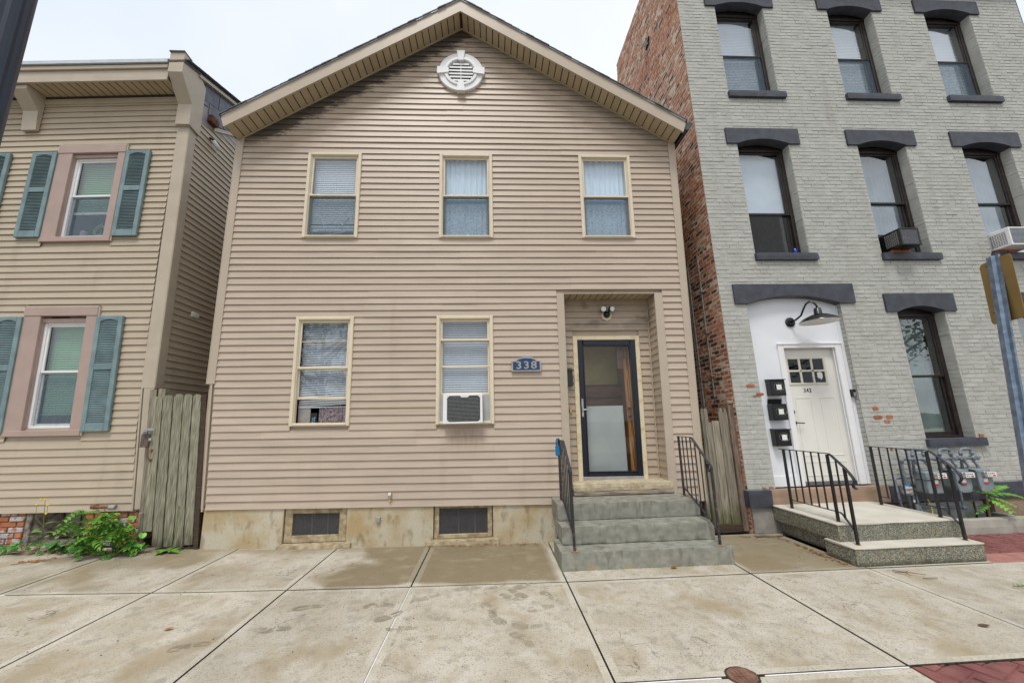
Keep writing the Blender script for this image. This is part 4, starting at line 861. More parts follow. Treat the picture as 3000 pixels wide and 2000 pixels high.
# cornice: soffit boards, frieze, fascia, gutter, brackets
FY = -.15; SZ = 6.885
for k in range(36):
    x = CX-.17-.1145*(k+1); mb = MB(); mb.box(x+.008, x+.1065, FY, LY-.02, SZ, SZ+.012); build('soffit_panel', mb, SOF, left, warp=wl)
mb = MB(); mb.box(-9.4, CX-.165, FY, LY, SZ+.012, SZ+.02); mb.box(-9.4, CX-.165, LY-.03, LY+.01, SZ-.035, SZ+.012); build('soffit_backing', mb, GROOVE, left, warp=wl)
mb = MB(); mb.cbox(-9.4, CX-.16, LY-.028, LY, SZ-.13, SZ-.035, .003); build('frieze_board', mb, SIDL, left, warp=wl)
mb = MB(); mb.cbox(-9.4, CX-.18, FY-.028, FY, SZ-.012, SZ+.055, .004); mb.cbox(-9.4, CX-.18, FY-.02, FY, SZ+.055, SZ+.19, .003); mb.cbox(-9.4, CX-.18, FY-.05, FY, SZ+.19, SZ+.255, .006); build('fascia', mb, TRIML, left, warp=wl)
mb = MB(); mb.cbox(-9.4, CX-.18, FY-.075, FY, SZ+.262, SZ+.335, .008); build('eave_gutter', mb, ALU, left, warp=wl)
pyz = lambda y, z, x: (x, y, z)
mb = MB(); mb.prism([(-.20, 7.0), (-.20, 7.36), (-.06, 7.34), (.20, 7.24), (.30, 7.16), (.31, 6.27), (.07, 6.30), (.07, 6.66)], pyz, CX-.165, CX+.05); build('corner_bracket', mb, TRIML, left, warp=wl)
mb = MB(); mb.prism([(-.22, 7.355), (-.22, 7.375), (-.05, 7.36), (-.05, 7.34)], pyz, CX-.175, CX+.055); build('bracket_cap', mb, ROOFM, left, warp=wl)
mb = MB(); mb.prism([(-.14, SZ-.005), (.03, SZ-.005), (.13, SZ-.005), (.13, 6.26), (.085, 6.26), (.06, 6.58), (-.14, 6.80)], pyz, -7.2, -6.985); build('eave_bracket', mb, TRIML, left, warp=wl)
# roof and slate cladding above the side wall
def rz(y): return 7.16+.30*(y+.15)
mb = MB(); mb.prism([(-.2, rz(-.2)+.03), (9, rz(9)+.03), (9, rz(9)+.08), (-.2, rz(-.2)+.08)], pyz, -9.6, CX+.06); build('roof', mb, ROOFM, left, warp=wl)
mb = MB(); mb.prism([(.12, rz(.12)-.02), (3, rz(3)-.02), (3, rz(3)+.03), (.12, rz(.12)+.03)], pyz, CX-.02, CX+.075); build('rake_board', mb, TRIML, left, warp=wl)
for k in range(12):
    y = -.18+.2*k; mb = MB(); mb.add([(CX-.3, y, rz(y)+.085), (CX+.10+random.random()*.02, y, rz(y)+.085), (CX+.10+random.random()*.02, y+.26, rz(y+.26)+.095), (CX-.3, y+.26, rz(y+.26)+.095), (CX-.3, y, rz(y)+.105), (CX+.11, y, rz(y)+.105), (CX+.11, y+.26, rz(y+.26)+.1), (CX-.3, y+.26, rz(y+.26)+.1)], [(0, 1, 2, 3), (4, 7, 6, 5), (0, 4, 5, 1), (1, 5, 6, 2)]); build('shingle', mb, ROOFM, left, warp=wl)
for y0, y1, a, b in ((.31, .66, .0, .30), (.67, 1.3, .0, .30), (.46, .82, .30, .62), (.83, 1.5, .30, .60), (.31, .45, .30, .38), (1.31, 1.9, .0, .3)):
    mb = MB(); P = [(y0, rz(y0)-.02-b), (y1-.008, rz(y1)-.02-b), (y1-.008, rz(y1)-.028-a), (y0, rz(y0)-.028-a)]
    mb.prism(P, lambda y, z, x: (x-(.02 if False else 0)+.008*(z < 6.9), y, z), CX+.012, CX+.02+random.random()*.006); build('slate', mb, SLATE, left, warp=wl)
mb = MB(); mb.quad((CX+.010, .3, 6.55), (CX+.010, 2, 6.9), (CX+.010, 2, rz(2)), (CX+.010, .3, rz(.3))); build('felt', mb, GREYAL, left, warp=wl)
mb = MB(); mb.rough(CX+.0, CX+.10, .46, .64, 6.68, 6.83, .04, .01, .012, 4); build('rotten_timber_end', mb, pm('rotten_red_timber', (.2, .085, .045), col2=(.06, .03, .02), scale=25, rough=.9), left, warp=wl)
mb = MB(); mb.prism([(.62, 6.62), (1.7, 7.26), (1.7, 7.32), (.62, 6.69)], pyz, CX+.0, CX+.035); build('loose_trim', mb, TRIML, left, warp=wl)
# windows and shutters
def left_window(r, sx0, sx1, sz0, sz1, up):
    x0, x1, z0, z1 = r
    mb = MB(); mb.cbox(x0, sx0, LY-.035, LY+.02, z0+.06, z1-.135, .004); mb.cbox(sx1, x1, LY-.035, LY+.02, z0+.06, z1-.135, .004); mb.cbox(x0-.004, x1+.004, LY-.042, LY+.02, z1-.135, z1, .005); mb.cbox(x0, x1, LY-.04, LY+.05, z0, z0+.075, .004)
    mb.box(sx0-.001, sx0+.008, LY+.0, LY+.1, sz0, sz1); mb.box(sx1-.008, sx1+.001, LY+.0, LY+.1, sz0, sz1); mb.box(sx0, sx1, LY, LY+.1, sz1-.005, sz1+.05)
    wdw = build('window', mb, PINK, left, warp=wl)
    mb = MB(); mb.box(x0-.022, x0-.004, LY-.03, LY, z0, z1+.012); mb.box(x1+.004, x1+.022, LY-.03, LY, z0, z1+.012); mb.box(x0-.02, x1+.02, LY-.03, LY, z1+.002, z1+.016); build('channel_trim', mb, TRIML, wdw, warp=wl)
    mb = MB(); a, b, c, d = sx0+.005, sx1-.005, sz0+.0, sz1
    frame(mb, a, b, c, d, .035, LY+.03, LY+.09, .035, .004); build('frame', mb, WHITE, wdw, warp=wl)
    zm = (c+d)/2+.02; mb = MB(); frame(mb, a+.035, b-.035, zm, d-.035, .028, LY+.045, LY+.07, .03, .003); build('sash', mb, WHITE, wdw, warp=wl)
    pane(a+.06, b-.06, zm+.025, d-.06, LY+.058, wdw, GLASS, wl)
    mb = MB(); frame(mb, a+.035, b-.035, c+.035+(.0 if up else .0), zm+.01, .024, LY+.072, LY+.09, .03, .003); build('sash', mb, WHITE if not up else pm('grey_lower_sash', (.5, .52, .53), rough=.5), wdw, warp=wl)
    pane(a+.055, b-.055, c+.06, zm, LY+.08, wdw, GLASS, wl); pane(a+.036, b-.036, c+.036, zm, LY+.062, wdw, SCREEN, wl, 'insect_screen')
    slats(a+.045, b-.045, (zm-.23) if up else c+.19, d-.05, LY+.13, mat=GREENB, parent=wdw, warp=wl)
    if up: mb = MB(); mb.cbox(a+.036, b-.036, LY+.1, LY+.12, zm-.27, zm-.235, .003); build('raised_rail', mb, WHITE, wdw, warp=wl)
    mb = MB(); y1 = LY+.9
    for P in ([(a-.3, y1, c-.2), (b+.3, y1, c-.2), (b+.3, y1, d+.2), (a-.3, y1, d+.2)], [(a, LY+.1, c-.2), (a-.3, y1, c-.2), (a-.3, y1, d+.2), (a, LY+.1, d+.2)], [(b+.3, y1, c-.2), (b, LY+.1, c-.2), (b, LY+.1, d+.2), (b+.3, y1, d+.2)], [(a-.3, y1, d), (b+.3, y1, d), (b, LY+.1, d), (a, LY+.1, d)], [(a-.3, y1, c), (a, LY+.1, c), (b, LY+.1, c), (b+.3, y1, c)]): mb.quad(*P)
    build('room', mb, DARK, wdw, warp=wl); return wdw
left_window(LW2, -6.40, -5.735, 4.44, 5.79, True); left_window(LW1, -6.385, -5.775, 1.64, 3.13, False)
def shutter(r):
    x0, x1, z0, z1 = r; y0, y1 = LY-.055, LY-.016; zm = z0+(z1-z0)*.545
    mb = MB(); s = .062; mb.cbox(x0, x0+s, y0, y1, z0, z1, .005); mb.cbox(x1-s, x1, y0, y1, z0, z1, .005)
    mb.cbox(x0+s, x1-s, y0, y1, z0, z0+.1, .004); mb.cbox(x0+s, x1-s, y0, y1, zm-.04, zm+.04, .004); mb.cbox(x0+s, x1-s, y0, y1, z1-.05, z1, .004)
    n = 10
    mb.prism([(x0+s, z1-.05)]+[(x0+s+(x1-x0-2*s)*k/n, z1-.075+.025*math.sin(math.pi*k/n)) for k in range(n+1)]+[(x1-s, z1-.05)], lambda x, z, y: (x, y, z), y0+.002, y1)
    sh = build('shutter', mb, TEAL, left, warp=wl)
    for a, b in ((z0+.1, zm-.04), (zm+.04, z1-.06)):
        mb = MB(); z = a+.004
        while z < b-.01: mb.add([(x0+s, y0+.008, z), (x1-s, y0+.008, z), (x1-s, y1-.004, z+.03), (x0+s, y1-.004, z+.03), (x0+s, y0+.012, z-.006), (x1-s, y0+.012, z-.006)], [(0, 1, 2, 3), (0, 4, 5, 1)]); z += .0245
        mb.quad((x0+s, y1-.002, a), (x1-s, y1-.002, a), (x1-s, y1-.002, b), (x0+s, y1-.002, b)); build('louvres', mb, TEAL, sh, warp=wl)
for r in SHUT: shutter(r)
# foundation: old whitewashed brick, basement window
mb = MB(); holes_wall(mb, -9.5, CX+.16, 0, .6, LY+.03, [(-6.02, -5.31, .17, .6)]); mb.quad((CX+.16, LY+.03, 0), (CX+.16, 2, 0), (CX+.16, 2, .6), (CX+.16, LY+.03, .6)); build('foundation', mb, MORTD, left)
z = .13; r_ = 0
while z < .55:
    x = -7.2-(r_ % 2)*.1
    while x < CX+.14:
        for a, b in cut(x, min(x+.2, CX+.15), z, z+.06, [(-6.06, -5.315, .1, .6)]):
            if b-a > .03:
                mb = MB(); mb.cbox(a+.005, b-.005, LY+.005+random.random()*.012, LY+.04, z+.004, z+.062, .006); build('brick', mb, random.choice([OLDBR, OLDBR, BRICKO]) if x < -5.5 else (BRICKO if x < -5.2 else random.choice([OLDBR, BRICKO, BRICK])), left)
        x += .21
    z += .068; r_ += 1
mb = MB(); mb.cbox(-6.03, -5.965, LY+.0, LY+.05, .16, .58, .008); mb.cbox(-5.98, -5.31, LY+.02, LY+.25, .15, .2, .008); mb.add([(-5.97, LY+.03, .2), (-5.8, LY+.24, .2), (-5.8, LY+.24, .58), (-5.97, LY+.03, .58)], [(0, 1, 2, 3)])
bw = build('basement_window', mb, pm('peeling_cellar_frame', (.3, .27, .24), col2=(.1, .06, .045), scale=18, rough=.9, bump=.4), left)
mb = MB(); frame(mb, -5.8, -5.3, .22, .6, .03, LY+.2, LY+.24, .05, .004); mb.cbox(-5.56, -5.545, LY+.2, LY+.24, .25, .58, .002); build('sash', mb, pm('cellar_sash', (.2, .13, .1), var=.3, scale=20, rough=.8), bw)
mb = MB(); mb.box(-5.78, -5.3, LY+.225, LY+.23, .25, .6); build('boarded_pane', mb, pm('dusty_pane', (.25, .25, .2), col2=(.15, .15, .12), scale=7, rough=.5), bw)
mb = MB(); mb.rough(-6.15, -5.25, LY-.05, LY+.04, .11, .17, .06, .006, .01, 7); build('sill', mb, OLDBR, bw)
# small things on the left house
t = thing('vent_pipe', (-5.0, .1, .58), 'rusty capped pipe elbow sticking from the left house wall', 'pipe')
mb = MB(); mb.tube([(-5.17, LY+.1, .635), (-5.17, LY-.05, .63), (-5.14, LY-.075, .63), (-5.1, LY-.08, .628), (-4.93, LY-.085, .622)], .018, 10); mb.tube([(-5.19, LY-.06, .63), (-5.13, LY-.075, .63)], .026, 10); build('pipe', mb, RUST, t)
mb = MB(); mb.tube([(-4.95, LY-.085, .622), (-4.875, LY-.087, .62)], .03, 12); build('end_cap', mb, GREYAL, t)
t = thing('security_camera', (CX+.05, .62, 6.4), 'white security camera high on the narrow side wall', 'camera')
mb = MB(); mb.tube([(CX+.0, .58, 6.47), (CX+.04, .58, 6.46), (CX+.06, .6, 6.44)], .022, 10); build('mount', mb, BLACKP, t); mb = MB(); mb.tube([(CX+.05, .6, 6.45), (CX+.07, .66, 6.39), (CX+.075, .72, 6.34)], [.032, .036, .03], 12); build('body', mb, CAMW, t, smooth=True)
mb = MB(); mb.tube([(CX+.075, .7, 6.34), (CX+.06, .7, 6.25), (CX+.04, .7, 6.2)], .006, 6); build('cable', mb, CREAM, t)
mb = MB(); mb.rough(CX+.02, CX+.06, .66, .82, 3.33, 3.42, .04, .012, .012, 9); build('wall_bracket', mb, CAMW, label='broken white bracket hanging on the narrow side wall', cat='bracket')
t = thing('potted_wreath', (-5.95, LY+.12, 4.48), 'small green wreath beside a jar inside the upper left window', 'ornament')
mb = MB()
for k in range(60):
    a = random.random()*6.28; r_ = .075+random.gauss(0, .012); c = Vector((-5.93+r_*math.cos(a), LY+.115+random.gauss(0, .01), 4.59+r_*math.sin(a))); d = Vector((random.gauss(0, 1), random.gauss(0, .3), random.gauss(0, 1))).normalized()*.025; e = d.cross(Vector((0, 1, 0))).normalized()*.008
    mb.add([c-d, c+e, c+d, c-e], [(0, 1, 2, 3)])
build('wreath', mb, LEAF, t); mb = MB(); mb.lathe([(0, 0), (.045, 0), (.045, .09), (.03, .11), (0, .11)], (-6.16, LY+.12, 4.475), n=14); build('jar', mb, GREYAL, t)

# ================================================================== gate between the houses
def wg(x, y, z): return (x+(2.05-z)*.066, y, z)
gate = thing('wooden_gate', (-4.2, .04, .12), 'grey weathered board gate with padlock between the two tan houses', 'gate')
def board(x0, x1, z0, z1, y0, y1, top='ear', seed=0):
    n = 9; mb = MB(); rows = []; rr = random.Random(seed)
    for k in range(n+1):
        z = z0+(z1-z0)*k/n; j = lambda: rr.gauss(0, .0007); a, b = x0+j(), x1+j()
        if k == n and top == 'ear': a += .028; b -= .028
        rows.append([(a, y0+j(), z), (b, y0+j(), z), (b, y1, z), (a, y1, z)])
        if k == n-1 and top == 'ear':
            z = z1-.035; rows.append([(x0, y0, z), (x1, y0, z), (x1, y1, z), (x0, y1, z)])
        if k == n-1 and top == 'point':
            z = z1-.09; rows.append([(x0, y0, z), (x1, y0, z), (x1, y1, z), (x0, y1, z)])
    if top == 'point':
        m_ = (x0+x1)/2; rows[-1] = [(m_-.012, y0, z1), (m_+.012, y0, z1), (m_+.012, y1, z1), (m_-.012, y1, z1)]
    vs = [p for r in rows for p in r]; fs = [(3, 2, 1, 0), tuple(len(vs)-4+i for i in range(4))]
    for k in range(len(rows)-1):
        for i in range(4): fs.append((k*4+i, k*4+(i+1) % 4, k*4+4+(i+1) % 4, k*4+4+i))
    mb.add(vs, fs); return mb
for i, (a, b, z0, z1) in enumerate([(-4.552, -4.438, .33, 2.03), (-4.425, -4.306, .14, 2.045), (-4.292, -4.176, .14, 2.058), (-4.162, -4.056, .135, 2.055), (-4.042, -3.94, .15, 2.05)]):
    build('board', board(a, b, z0, z1, -.012+random.gauss(0, .003), .012, seed=i), FENCE, gate, warp=wg)
mb = MB(); mb.box(-4.55, -3.93, .012, .05, 1.7, 1.8); mb.box(-4.55, -3.93, .012, .05, .45, .55); build('cross_rail', mb, FENCE, gate, warp=wg)
mb = MB(); mb.box(-3.93, -3.875, -.0, .12, .1, 2.04); build('hinge_post', mb, DKTIMB, gate, warp=wg)
mb = MB(); mb.box(-4.64, -4.555, .03, .12, .35, 2.13); mb.box(-4.53, -4.44, .03, .1, 1.9, 2.14); build('latch_post', mb, FENCER, gate, warp=wg)
mb = MB(); mb.cbox(-4.60, -4.55, -.035, .02, .12, .56, .006); build('stub_board', mb, FENCER, gate, warp=wg)
mb = MB(); mb.cbox(-4.615, -4.51, -.04, -.014, 1.37, 1.54, .006); build('latch_block', mb, pm('brown_latch_block', (.16, .12, .1), var=.25, scale=20, rough=.8, stretch=(3, 1, 1)), gate)
mb = MB(); mb.cbox(-4.555, -4.45, -.05, -.035, 1.58, 1.61, .004); mb.lathe([(0, 0), (.02, 0), (.02, -.012), (0, -.012)], (-4.49, -.035, 1.47), 'y', 12); build('hasp', mb, GALVN, gate)
t = thing('padlock', (-4.55, -.06, 1.54), 'steel padlock on the hasp of the board gate', 'padlock')
mb = MB(); mb.cbox(-4.575, -4.52, -.07, -.045, 1.535, 1.57, .004); build('body', mb, pm('padlock_blue_grey', (.16, .2, .3), rough=.4, metal=.5), t); mb = MB(); mb.tube([(-4.562, -.057, 1.565), (-4.562, -.057, 1.59), (-4.548, -.057, 1.602), (-4.534, -.057, 1.59), (-4.534, -.057, 1.565)], .004, 8); build('shackle', mb, GALVN, t)
mb = MB(); mb.cbox(-4.485, -4.455, -.024, -.012, 1.315, 1.345, .003); mb.cbox(-4.478, -4.448, -.024, -.012, 1.185, 1.215, .003); mb.tube([(-4.47, -.02, 1.33), (-4.475, -.055, 1.3), (-4.472, -.06, 1.26), (-4.465, -.055, 1.225), (-4.463, -.02, 1.2)], .006, 8); build('pull_handle', mb, RUST, gate)

# ================================================================== grey brick building (number 342)
BX0, BX1 = 3.56, 10.19
def wb(x, y, z): return (x+interp(z, [.5, 5, 9], [0, -.045, -.085])*interp(x, [3.56, 6.5, 9.5], [1, .4, .2])*(1 if z > .5 else 0), y, z)
brk = thing('brick_building', (6.9, 3, 0), 'three storey grey painted brick building with charcoal lintels', 'building')
FW_ = {'3': (7.065, 8.885), '2': (4.082, 6.05), '1': (1.185, 3.112)}
COLX = [(4.235, 5.125), (6.335, 7.2), (8.23, 9.135)]
WIN = [(x0-(.0), x1, *FW_['3'], '3', i) for i, (x0, x1) in enumerate(COLX)]+[(x0, x1, *FW_['2'], '2', i) for i, (x0, x1) in enumerate(COLX)]+[(6.365, 7.15, *FW_['1'], '1', 1), (8.33, 9.12, *FW_['1'], '1', 2)]
DO = (3.966, 5.465, .56, 3.255)
holes = [(a, b, c, d+.1) for a, b, c, d, *_ in WIN]+[(DO[0], DO[1], DO[2], 3.37)]
mb = MB(); holes_wall(mb, BX0, BX1, .33, 10.8, .002, holes); build('wall', mb, GMORT, brk, warp=wb)
mb = MB(); [mb.quad((BX0, .010, q), (BX0, 12, q), (BX0, 12, q+.9), (BX0, .010, q+.9)) for q in [-.45+.9*k for k in range(12)]]; mb.quad((BX0, .01, 10.35), (BX0, 3.15, 10.35), (BX0, 3.0, 10.8), (BX0, .01, 10.8)); build('side_wall', mb, MORT, brk, warp=wb)
mb = MB(); mb.quad((BX1, 0, 0), (BX1, 12, 0), (BX1, 12, 10.4), (BX1, 0, 10.8)); mb.quad((BX0, 12, 0), (BX1, 12, 0), (BX1, 12, 10.4), (BX0, 12, 10.4)); mb.quad((BX0, 0, 10.3), (BX1, 0, 10.3), (BX1, 12, 10.3), (BX0, 12, 10.3)); mb.quad((BX0, .6, .5), (BX1, .6, .5), (BX1, 12, .5), (BX0, 12, .5)); build('rear_wall', mb, GMORT, brk)
for zf in (3.75, 6.7): mb = MB(); mb.box(BX0+.05, BX1-.05, .45, 11.9, zf, zf+.1); build('floor', mb, DARK, brk)
mb = MB(); mb.prism([(-.02, 9.32), (-.12, 9.42), (-.14, 9.62), (-.3, 9.8), (-.3, 10.0), (0, 10.0), (0, 9.32)], pyz, BX0-.02, BX1+.04); build('cornice', mb, LINT, brk)
# bricks
ex = [(a-.185, b+.185, d-.002, d+.288) for a, b, c, d, *_ in WIN]+[(a, b, c, d+.1) for a, b, c, d, *_ in WIN]+[(a-.02, b+.105, c-.118, c) for a, b, c, d, *_ in WIN]+[(DO[0], DO[1], 0, 3.3), (3.775, 5.7, 3.255, 3.572), (3.5, 5.65, 0, .565), (5.6, BX1, 0, .56)]
C3 = .0677; cand = []
def vis(p):
    v = Vector(p)-CAM; d = v.dot(FW)
    if d < .1: return None
    x, y = 1500+1160*v.dot(RT)/d, 1000-1160*v.dot(UP)/d
    return d if -60 < x < 3060 and -60 < y < 2060 else None
z = .565; row = 0
while z < 9.4:
    head = row % 6 == 5; mod = .108 if head else .213; x = BX0-(mod/2 if row % 2 else 0)
    while x < BX1:
        for a, b in cut(max(x, BX0), min(x+mod, BX1), z, z+C3, ex):
            if b-a < .03: continue
            d = vis(((a+b)/2, 0, z))
            if d: cand.append((d-(.4 if b-a > .15 else 0), 'f', a+.004, b-.004, z+.0035, z+C3-.0035))
        x += mod
    z += C3; row += 1
z = .02; row = 0
while z < 10.8:
    head = row % 6 == 2; mod = .108 if head else .213; y = 0 if row % 2 else -mod/2; ymax = 1.5 if z < 5.7 else (4.2 if z < 10.35 else 3.1)
    while y < ymax:
        a, b = max(y, 0), min(y+mod, ymax)
        if b-a > .03:
            d = vis((BX0, (a+b)/2, z))
            if d and not (a < .35 and .33 < z < .5): cand.append((d+.8, 's', a+.006, b-.006, z+.006, z+C3-.006))
        y += mod
    z += C3; row += 1
cand.sort()
jf, js, jd, jo = MB(), MB(), MB(), MB()
def bw_(x, y, z): return wb(x, y, z)
RED = [(3.83, 2.012), (4.0-.05, 1.88), (5.69, 1.64), (5.69, 1.513), (5.86, 1.513), (5.80, 1.445), (3.9, 1.875), (7.2, 1.21), (5.77, 1.05)]
for i, (d, k, a, b, z0, z1) in enumerate(cand):
    mb = MB(); j = lambda s=.0025: random.gauss(0, s)
    pr = -.003+j(.0014)
    if k == 'f':
        T = [(a+j(.001), pr+j(.0012), z0+j(.0012)), (b+j(.001), pr+j(.0012), z0+j(.0012)), (b+j(.001), pr+j(.0012), z1+j(.0012)), (a+j(.001), pr+j(.0012), z1+j(.0012))]
        V_ = [(x+(.003 if q in (0, 3) else -.003), y, zz_+(.004 if q in (0, 1) else -.004)) for q, (x, y, zz_) in enumerate(T)]+[(x, .006, zz_) for x, y, zz_ in T]
        F_ = [(0, 1, 2, 3), (4, 5, 1, 0), (5, 6, 2, 1), (6, 7, 3, 2), (7, 4, 0, 3)]
        red = any(abs((a+b)/2-rx) < .09 and abs((z0+z1)/2-rz_) < .034 for rx, rz_ in RED)
        m_ = GPAINT
    else:
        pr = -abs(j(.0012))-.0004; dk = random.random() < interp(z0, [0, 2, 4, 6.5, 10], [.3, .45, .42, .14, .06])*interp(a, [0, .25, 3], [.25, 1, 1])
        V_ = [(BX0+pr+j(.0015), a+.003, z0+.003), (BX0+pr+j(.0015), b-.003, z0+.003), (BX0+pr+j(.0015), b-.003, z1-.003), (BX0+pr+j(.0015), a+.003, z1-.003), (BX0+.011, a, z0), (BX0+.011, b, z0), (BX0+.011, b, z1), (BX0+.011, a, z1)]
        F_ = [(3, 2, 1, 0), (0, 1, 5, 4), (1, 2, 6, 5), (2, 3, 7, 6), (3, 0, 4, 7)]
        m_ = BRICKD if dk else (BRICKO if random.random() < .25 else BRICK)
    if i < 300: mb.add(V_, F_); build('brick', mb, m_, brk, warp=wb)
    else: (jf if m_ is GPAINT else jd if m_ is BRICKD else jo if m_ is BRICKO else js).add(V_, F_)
big = MB()
for q, J in enumerate((jf, js, jd, jo)):
    big.cur = q; big.add(J.v, J.f)
# a per-face tone for the joined bricks comes from noise in their materials
JB = pm('red_brick_far', (.53, .235, .135), col2=(.34, .125, .07), scale=5.5, rough=.85, bump=.3, bscale=70, lo=.38, hi=.6)
JD = pm('burnt_brick_far', (.14, .065, .045), col2=(.06, .035, .03), scale=5.5, rough=.85, bump=.3, lo=.38, hi=.6)
build('brickwork', big, [GPAINT, JB, JD, BRICKO], brk, warp=wb, kind='stuff')
# chipped paint showing red brick
for rx, rz_, w_, h_ in [(3.828, 2.012, .115, .04), (3.95, 1.88, .11, .045), (3.87, 1.862, .06, .02), (5.675, 1.64, .085, .05), (5.69, 1.513, .125, .05), (5.865, 1.513, .10, .045), (5.815, 1.447, .085, .045), (7.23, 1.215, .07, .04), (5.79, 1.055, .035, .025), (3.80, .585, .05, .015), (3.9, .59, .06, .018)]:
    P = []; n = 11
    for k in range(n): a = 6.283*k/n; ca, sa = math.cos(a), math.sin(a); q = max(abs(ca)/.5, abs(sa)/.5); P.append((rx+ca/q*w_*(.85+.3*random.random()), rz_+sa/q*h_*(.85+.3*random.random())))
    mb = MB(); mb.prism(P, lambda x, z, y: (x, y, z), -.0125, .005); build('bare_brick_patch', mb, BRICKO, brk, warp=wb)
# lintels with segmental soffit, sills
def lintel(x0, x1, z0, z1, o0, o1, rise, yb=.14):
    mb = MB(); n = 14; xs = [x0, o0]+[o0+(o1-o0)*k/n for k in range(1, n)]+[o1, x1]
    def zb(x):
        if x <= o0 or x >= o1: return z0
        t = (x-o0)/(o1-o0)*2-1; return z0+rise*(1-t*t)
    for a, b in zip(xs, xs[1:]):
        mb.quad((a, -.03, zb(a)), (b, -.03, zb(b)), (b, -.03, z1), (a, -.03, z1)); mb.quad((a, yb, zb(a)), (b, yb, zb(b)), (b, -.03, zb(b)), (a, -.03, zb(a)))
    mb.quad((x0, -.03, z1), (x1, -.03, z1), (x1, yb, z1), (x0, yb, z1)); mb.quad((x0, -.03, z0), (x0, -.03, z1), (x0, yb, z1), (x0, yb, z0)); mb.quad((x1, -.03, z0), (x1, yb, z0), (x1, yb, z1), (x1, -.03, z1))
    build('lintel', mb, LINT, brk, warp=wb)
for a, b, c, d, *_ in WIN: lintel(a-.185, b+.185, d, d+.286, a, b, .085)
lintel(3.775, 5.7, 3.257, 3.57, DO[0], DO[1], .125)
def brick_window(x0, x1, z0, z1, fl, ci):
    yf = .15
    mb = MB(); mb.rough(x0-.02, x1+.105, -.055, .17, z0-.118, z0, .06, .0025, .006, ci); build('sill', mb, LINT, brk, warp=wb)
    for x, s in ((x0, 1), (x1, -1)):
        mb = MB(); z = z0; mb.box(min(x-s*.03, x-s*.001), max(x-s*.03, x-s*.001), .008, .2, z0, z1+.1)
        while z < z1+.09:
            zt = min(z+C3, z1+.1); e = random.gauss(0, .0015); mb.box(min(x-s*.02, x+s*(.003+e)), max(x-s*.02, x+s*(.003+e)), .01, .19, z+.004, zt-.004); z += C3
        build('reveal', mb, GPAINT, brk, warp=wb)
    mb = MB(); w_ = .058; mb.cbox(x0, x0+w_, yf, yf+.07, z0, z1, .006); mb.cbox(x1-w_, x1, yf, yf+.07, z0, z1, .006); mb.cbox(x0+w_, x1-w_, yf, yf+.07, z0, z0+.035, .005)
    mb.cbox(x0, x1, yf+.015, yf+.06, z1-.0, z1+.105, .004); mb.cbox(x0, x1, yf-.012, yf+.06, z1-.045, z1+.0, .006)
    wdw = build('window', mb, DKWOOD, brk, warp=wb)
    a, b, c, d = x0+w_, x1-w_, z0+.035, z1-.045; zm = {'3': 8.0, '2': 5.085, '1': 2.13}[fl]-.03
    if fl == '2' and ci == 0: zm = 4.84
    if fl == '2' and ci > 0: zm = 5.05
    mb = MB(); frame(mb, a, b, zm, d, .032, yf+.012, yf+.045, .035, .004); build('sash', mb, DKWOOD, wdw, warp=wb)
    pane(a+.03, b-.03, zm+.03, d-.03, yf+.028, wdw, GLASSB, wb)
    lb = c+(.34 if fl == '2' and ci > 0 else 0)
    mb = MB(); frame(mb, a, b, lb, zm+.035, .032, yf+.045, yf+.07, .05, .004); build('sash', mb, DKWOOD, wdw, warp=wb)
    pane(a+.03, b-.03, lb+.045, zm, yf+.056, wdw, GLASSB, wb)
    if fl == '3': pane(a+.01, b-.01, c, zm, yf+.02, wdw, SCREEN, wb, 'insect_screen'); slats(a+.03, b-.05, c+.03, d+.02, yf+.11, pitch=.034, parent=wdw, warp=wb, mat=pm('bright_blind_slat', (.9, .93, .96), var=.02, rough=.5))
    elif fl == '2':
        if ci == 0:
            pane(a+.01, b-.14, c, zm, yf+.02, wdw, screen_mat('dark_screen', (.05, .05, .05), .72), wb, 'insect_screen')
            mb = MB(); mb.box(a, b, yf+.12, yf+.125, zm+.05, d); build('roller_shade', mb, pm('pale_shade', (.62, .68, .72), var=.04, rough=.7), wdw, warp=wb)
        else: curtain(a, b, c, d, yf+.16, pm('grey_blue_drape', (.30, .36, .40) if ci == 1 else (.2, .26, .36), var=.15, scale=3, rough=.9), wdw, wb)
    else: curtain(a, b, c, d, yf+.2, pm('sage_drape', (.22, .3, .26), var=.2, scale=3, rough=.9), wdw, wb, amp=.012)
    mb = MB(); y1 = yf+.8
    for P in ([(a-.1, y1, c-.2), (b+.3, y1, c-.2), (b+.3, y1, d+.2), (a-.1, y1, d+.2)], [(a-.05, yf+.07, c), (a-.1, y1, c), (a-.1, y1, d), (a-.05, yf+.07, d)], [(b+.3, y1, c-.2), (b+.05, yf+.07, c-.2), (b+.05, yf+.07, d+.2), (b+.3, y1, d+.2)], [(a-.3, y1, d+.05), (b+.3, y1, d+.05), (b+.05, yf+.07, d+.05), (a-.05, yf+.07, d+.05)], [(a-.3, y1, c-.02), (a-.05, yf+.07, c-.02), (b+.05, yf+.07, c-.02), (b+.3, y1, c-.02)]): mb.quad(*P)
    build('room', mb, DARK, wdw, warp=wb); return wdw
for a, b, c, d, fl, ci in WIN: brick_window(a, b, c, d, fl, ci)
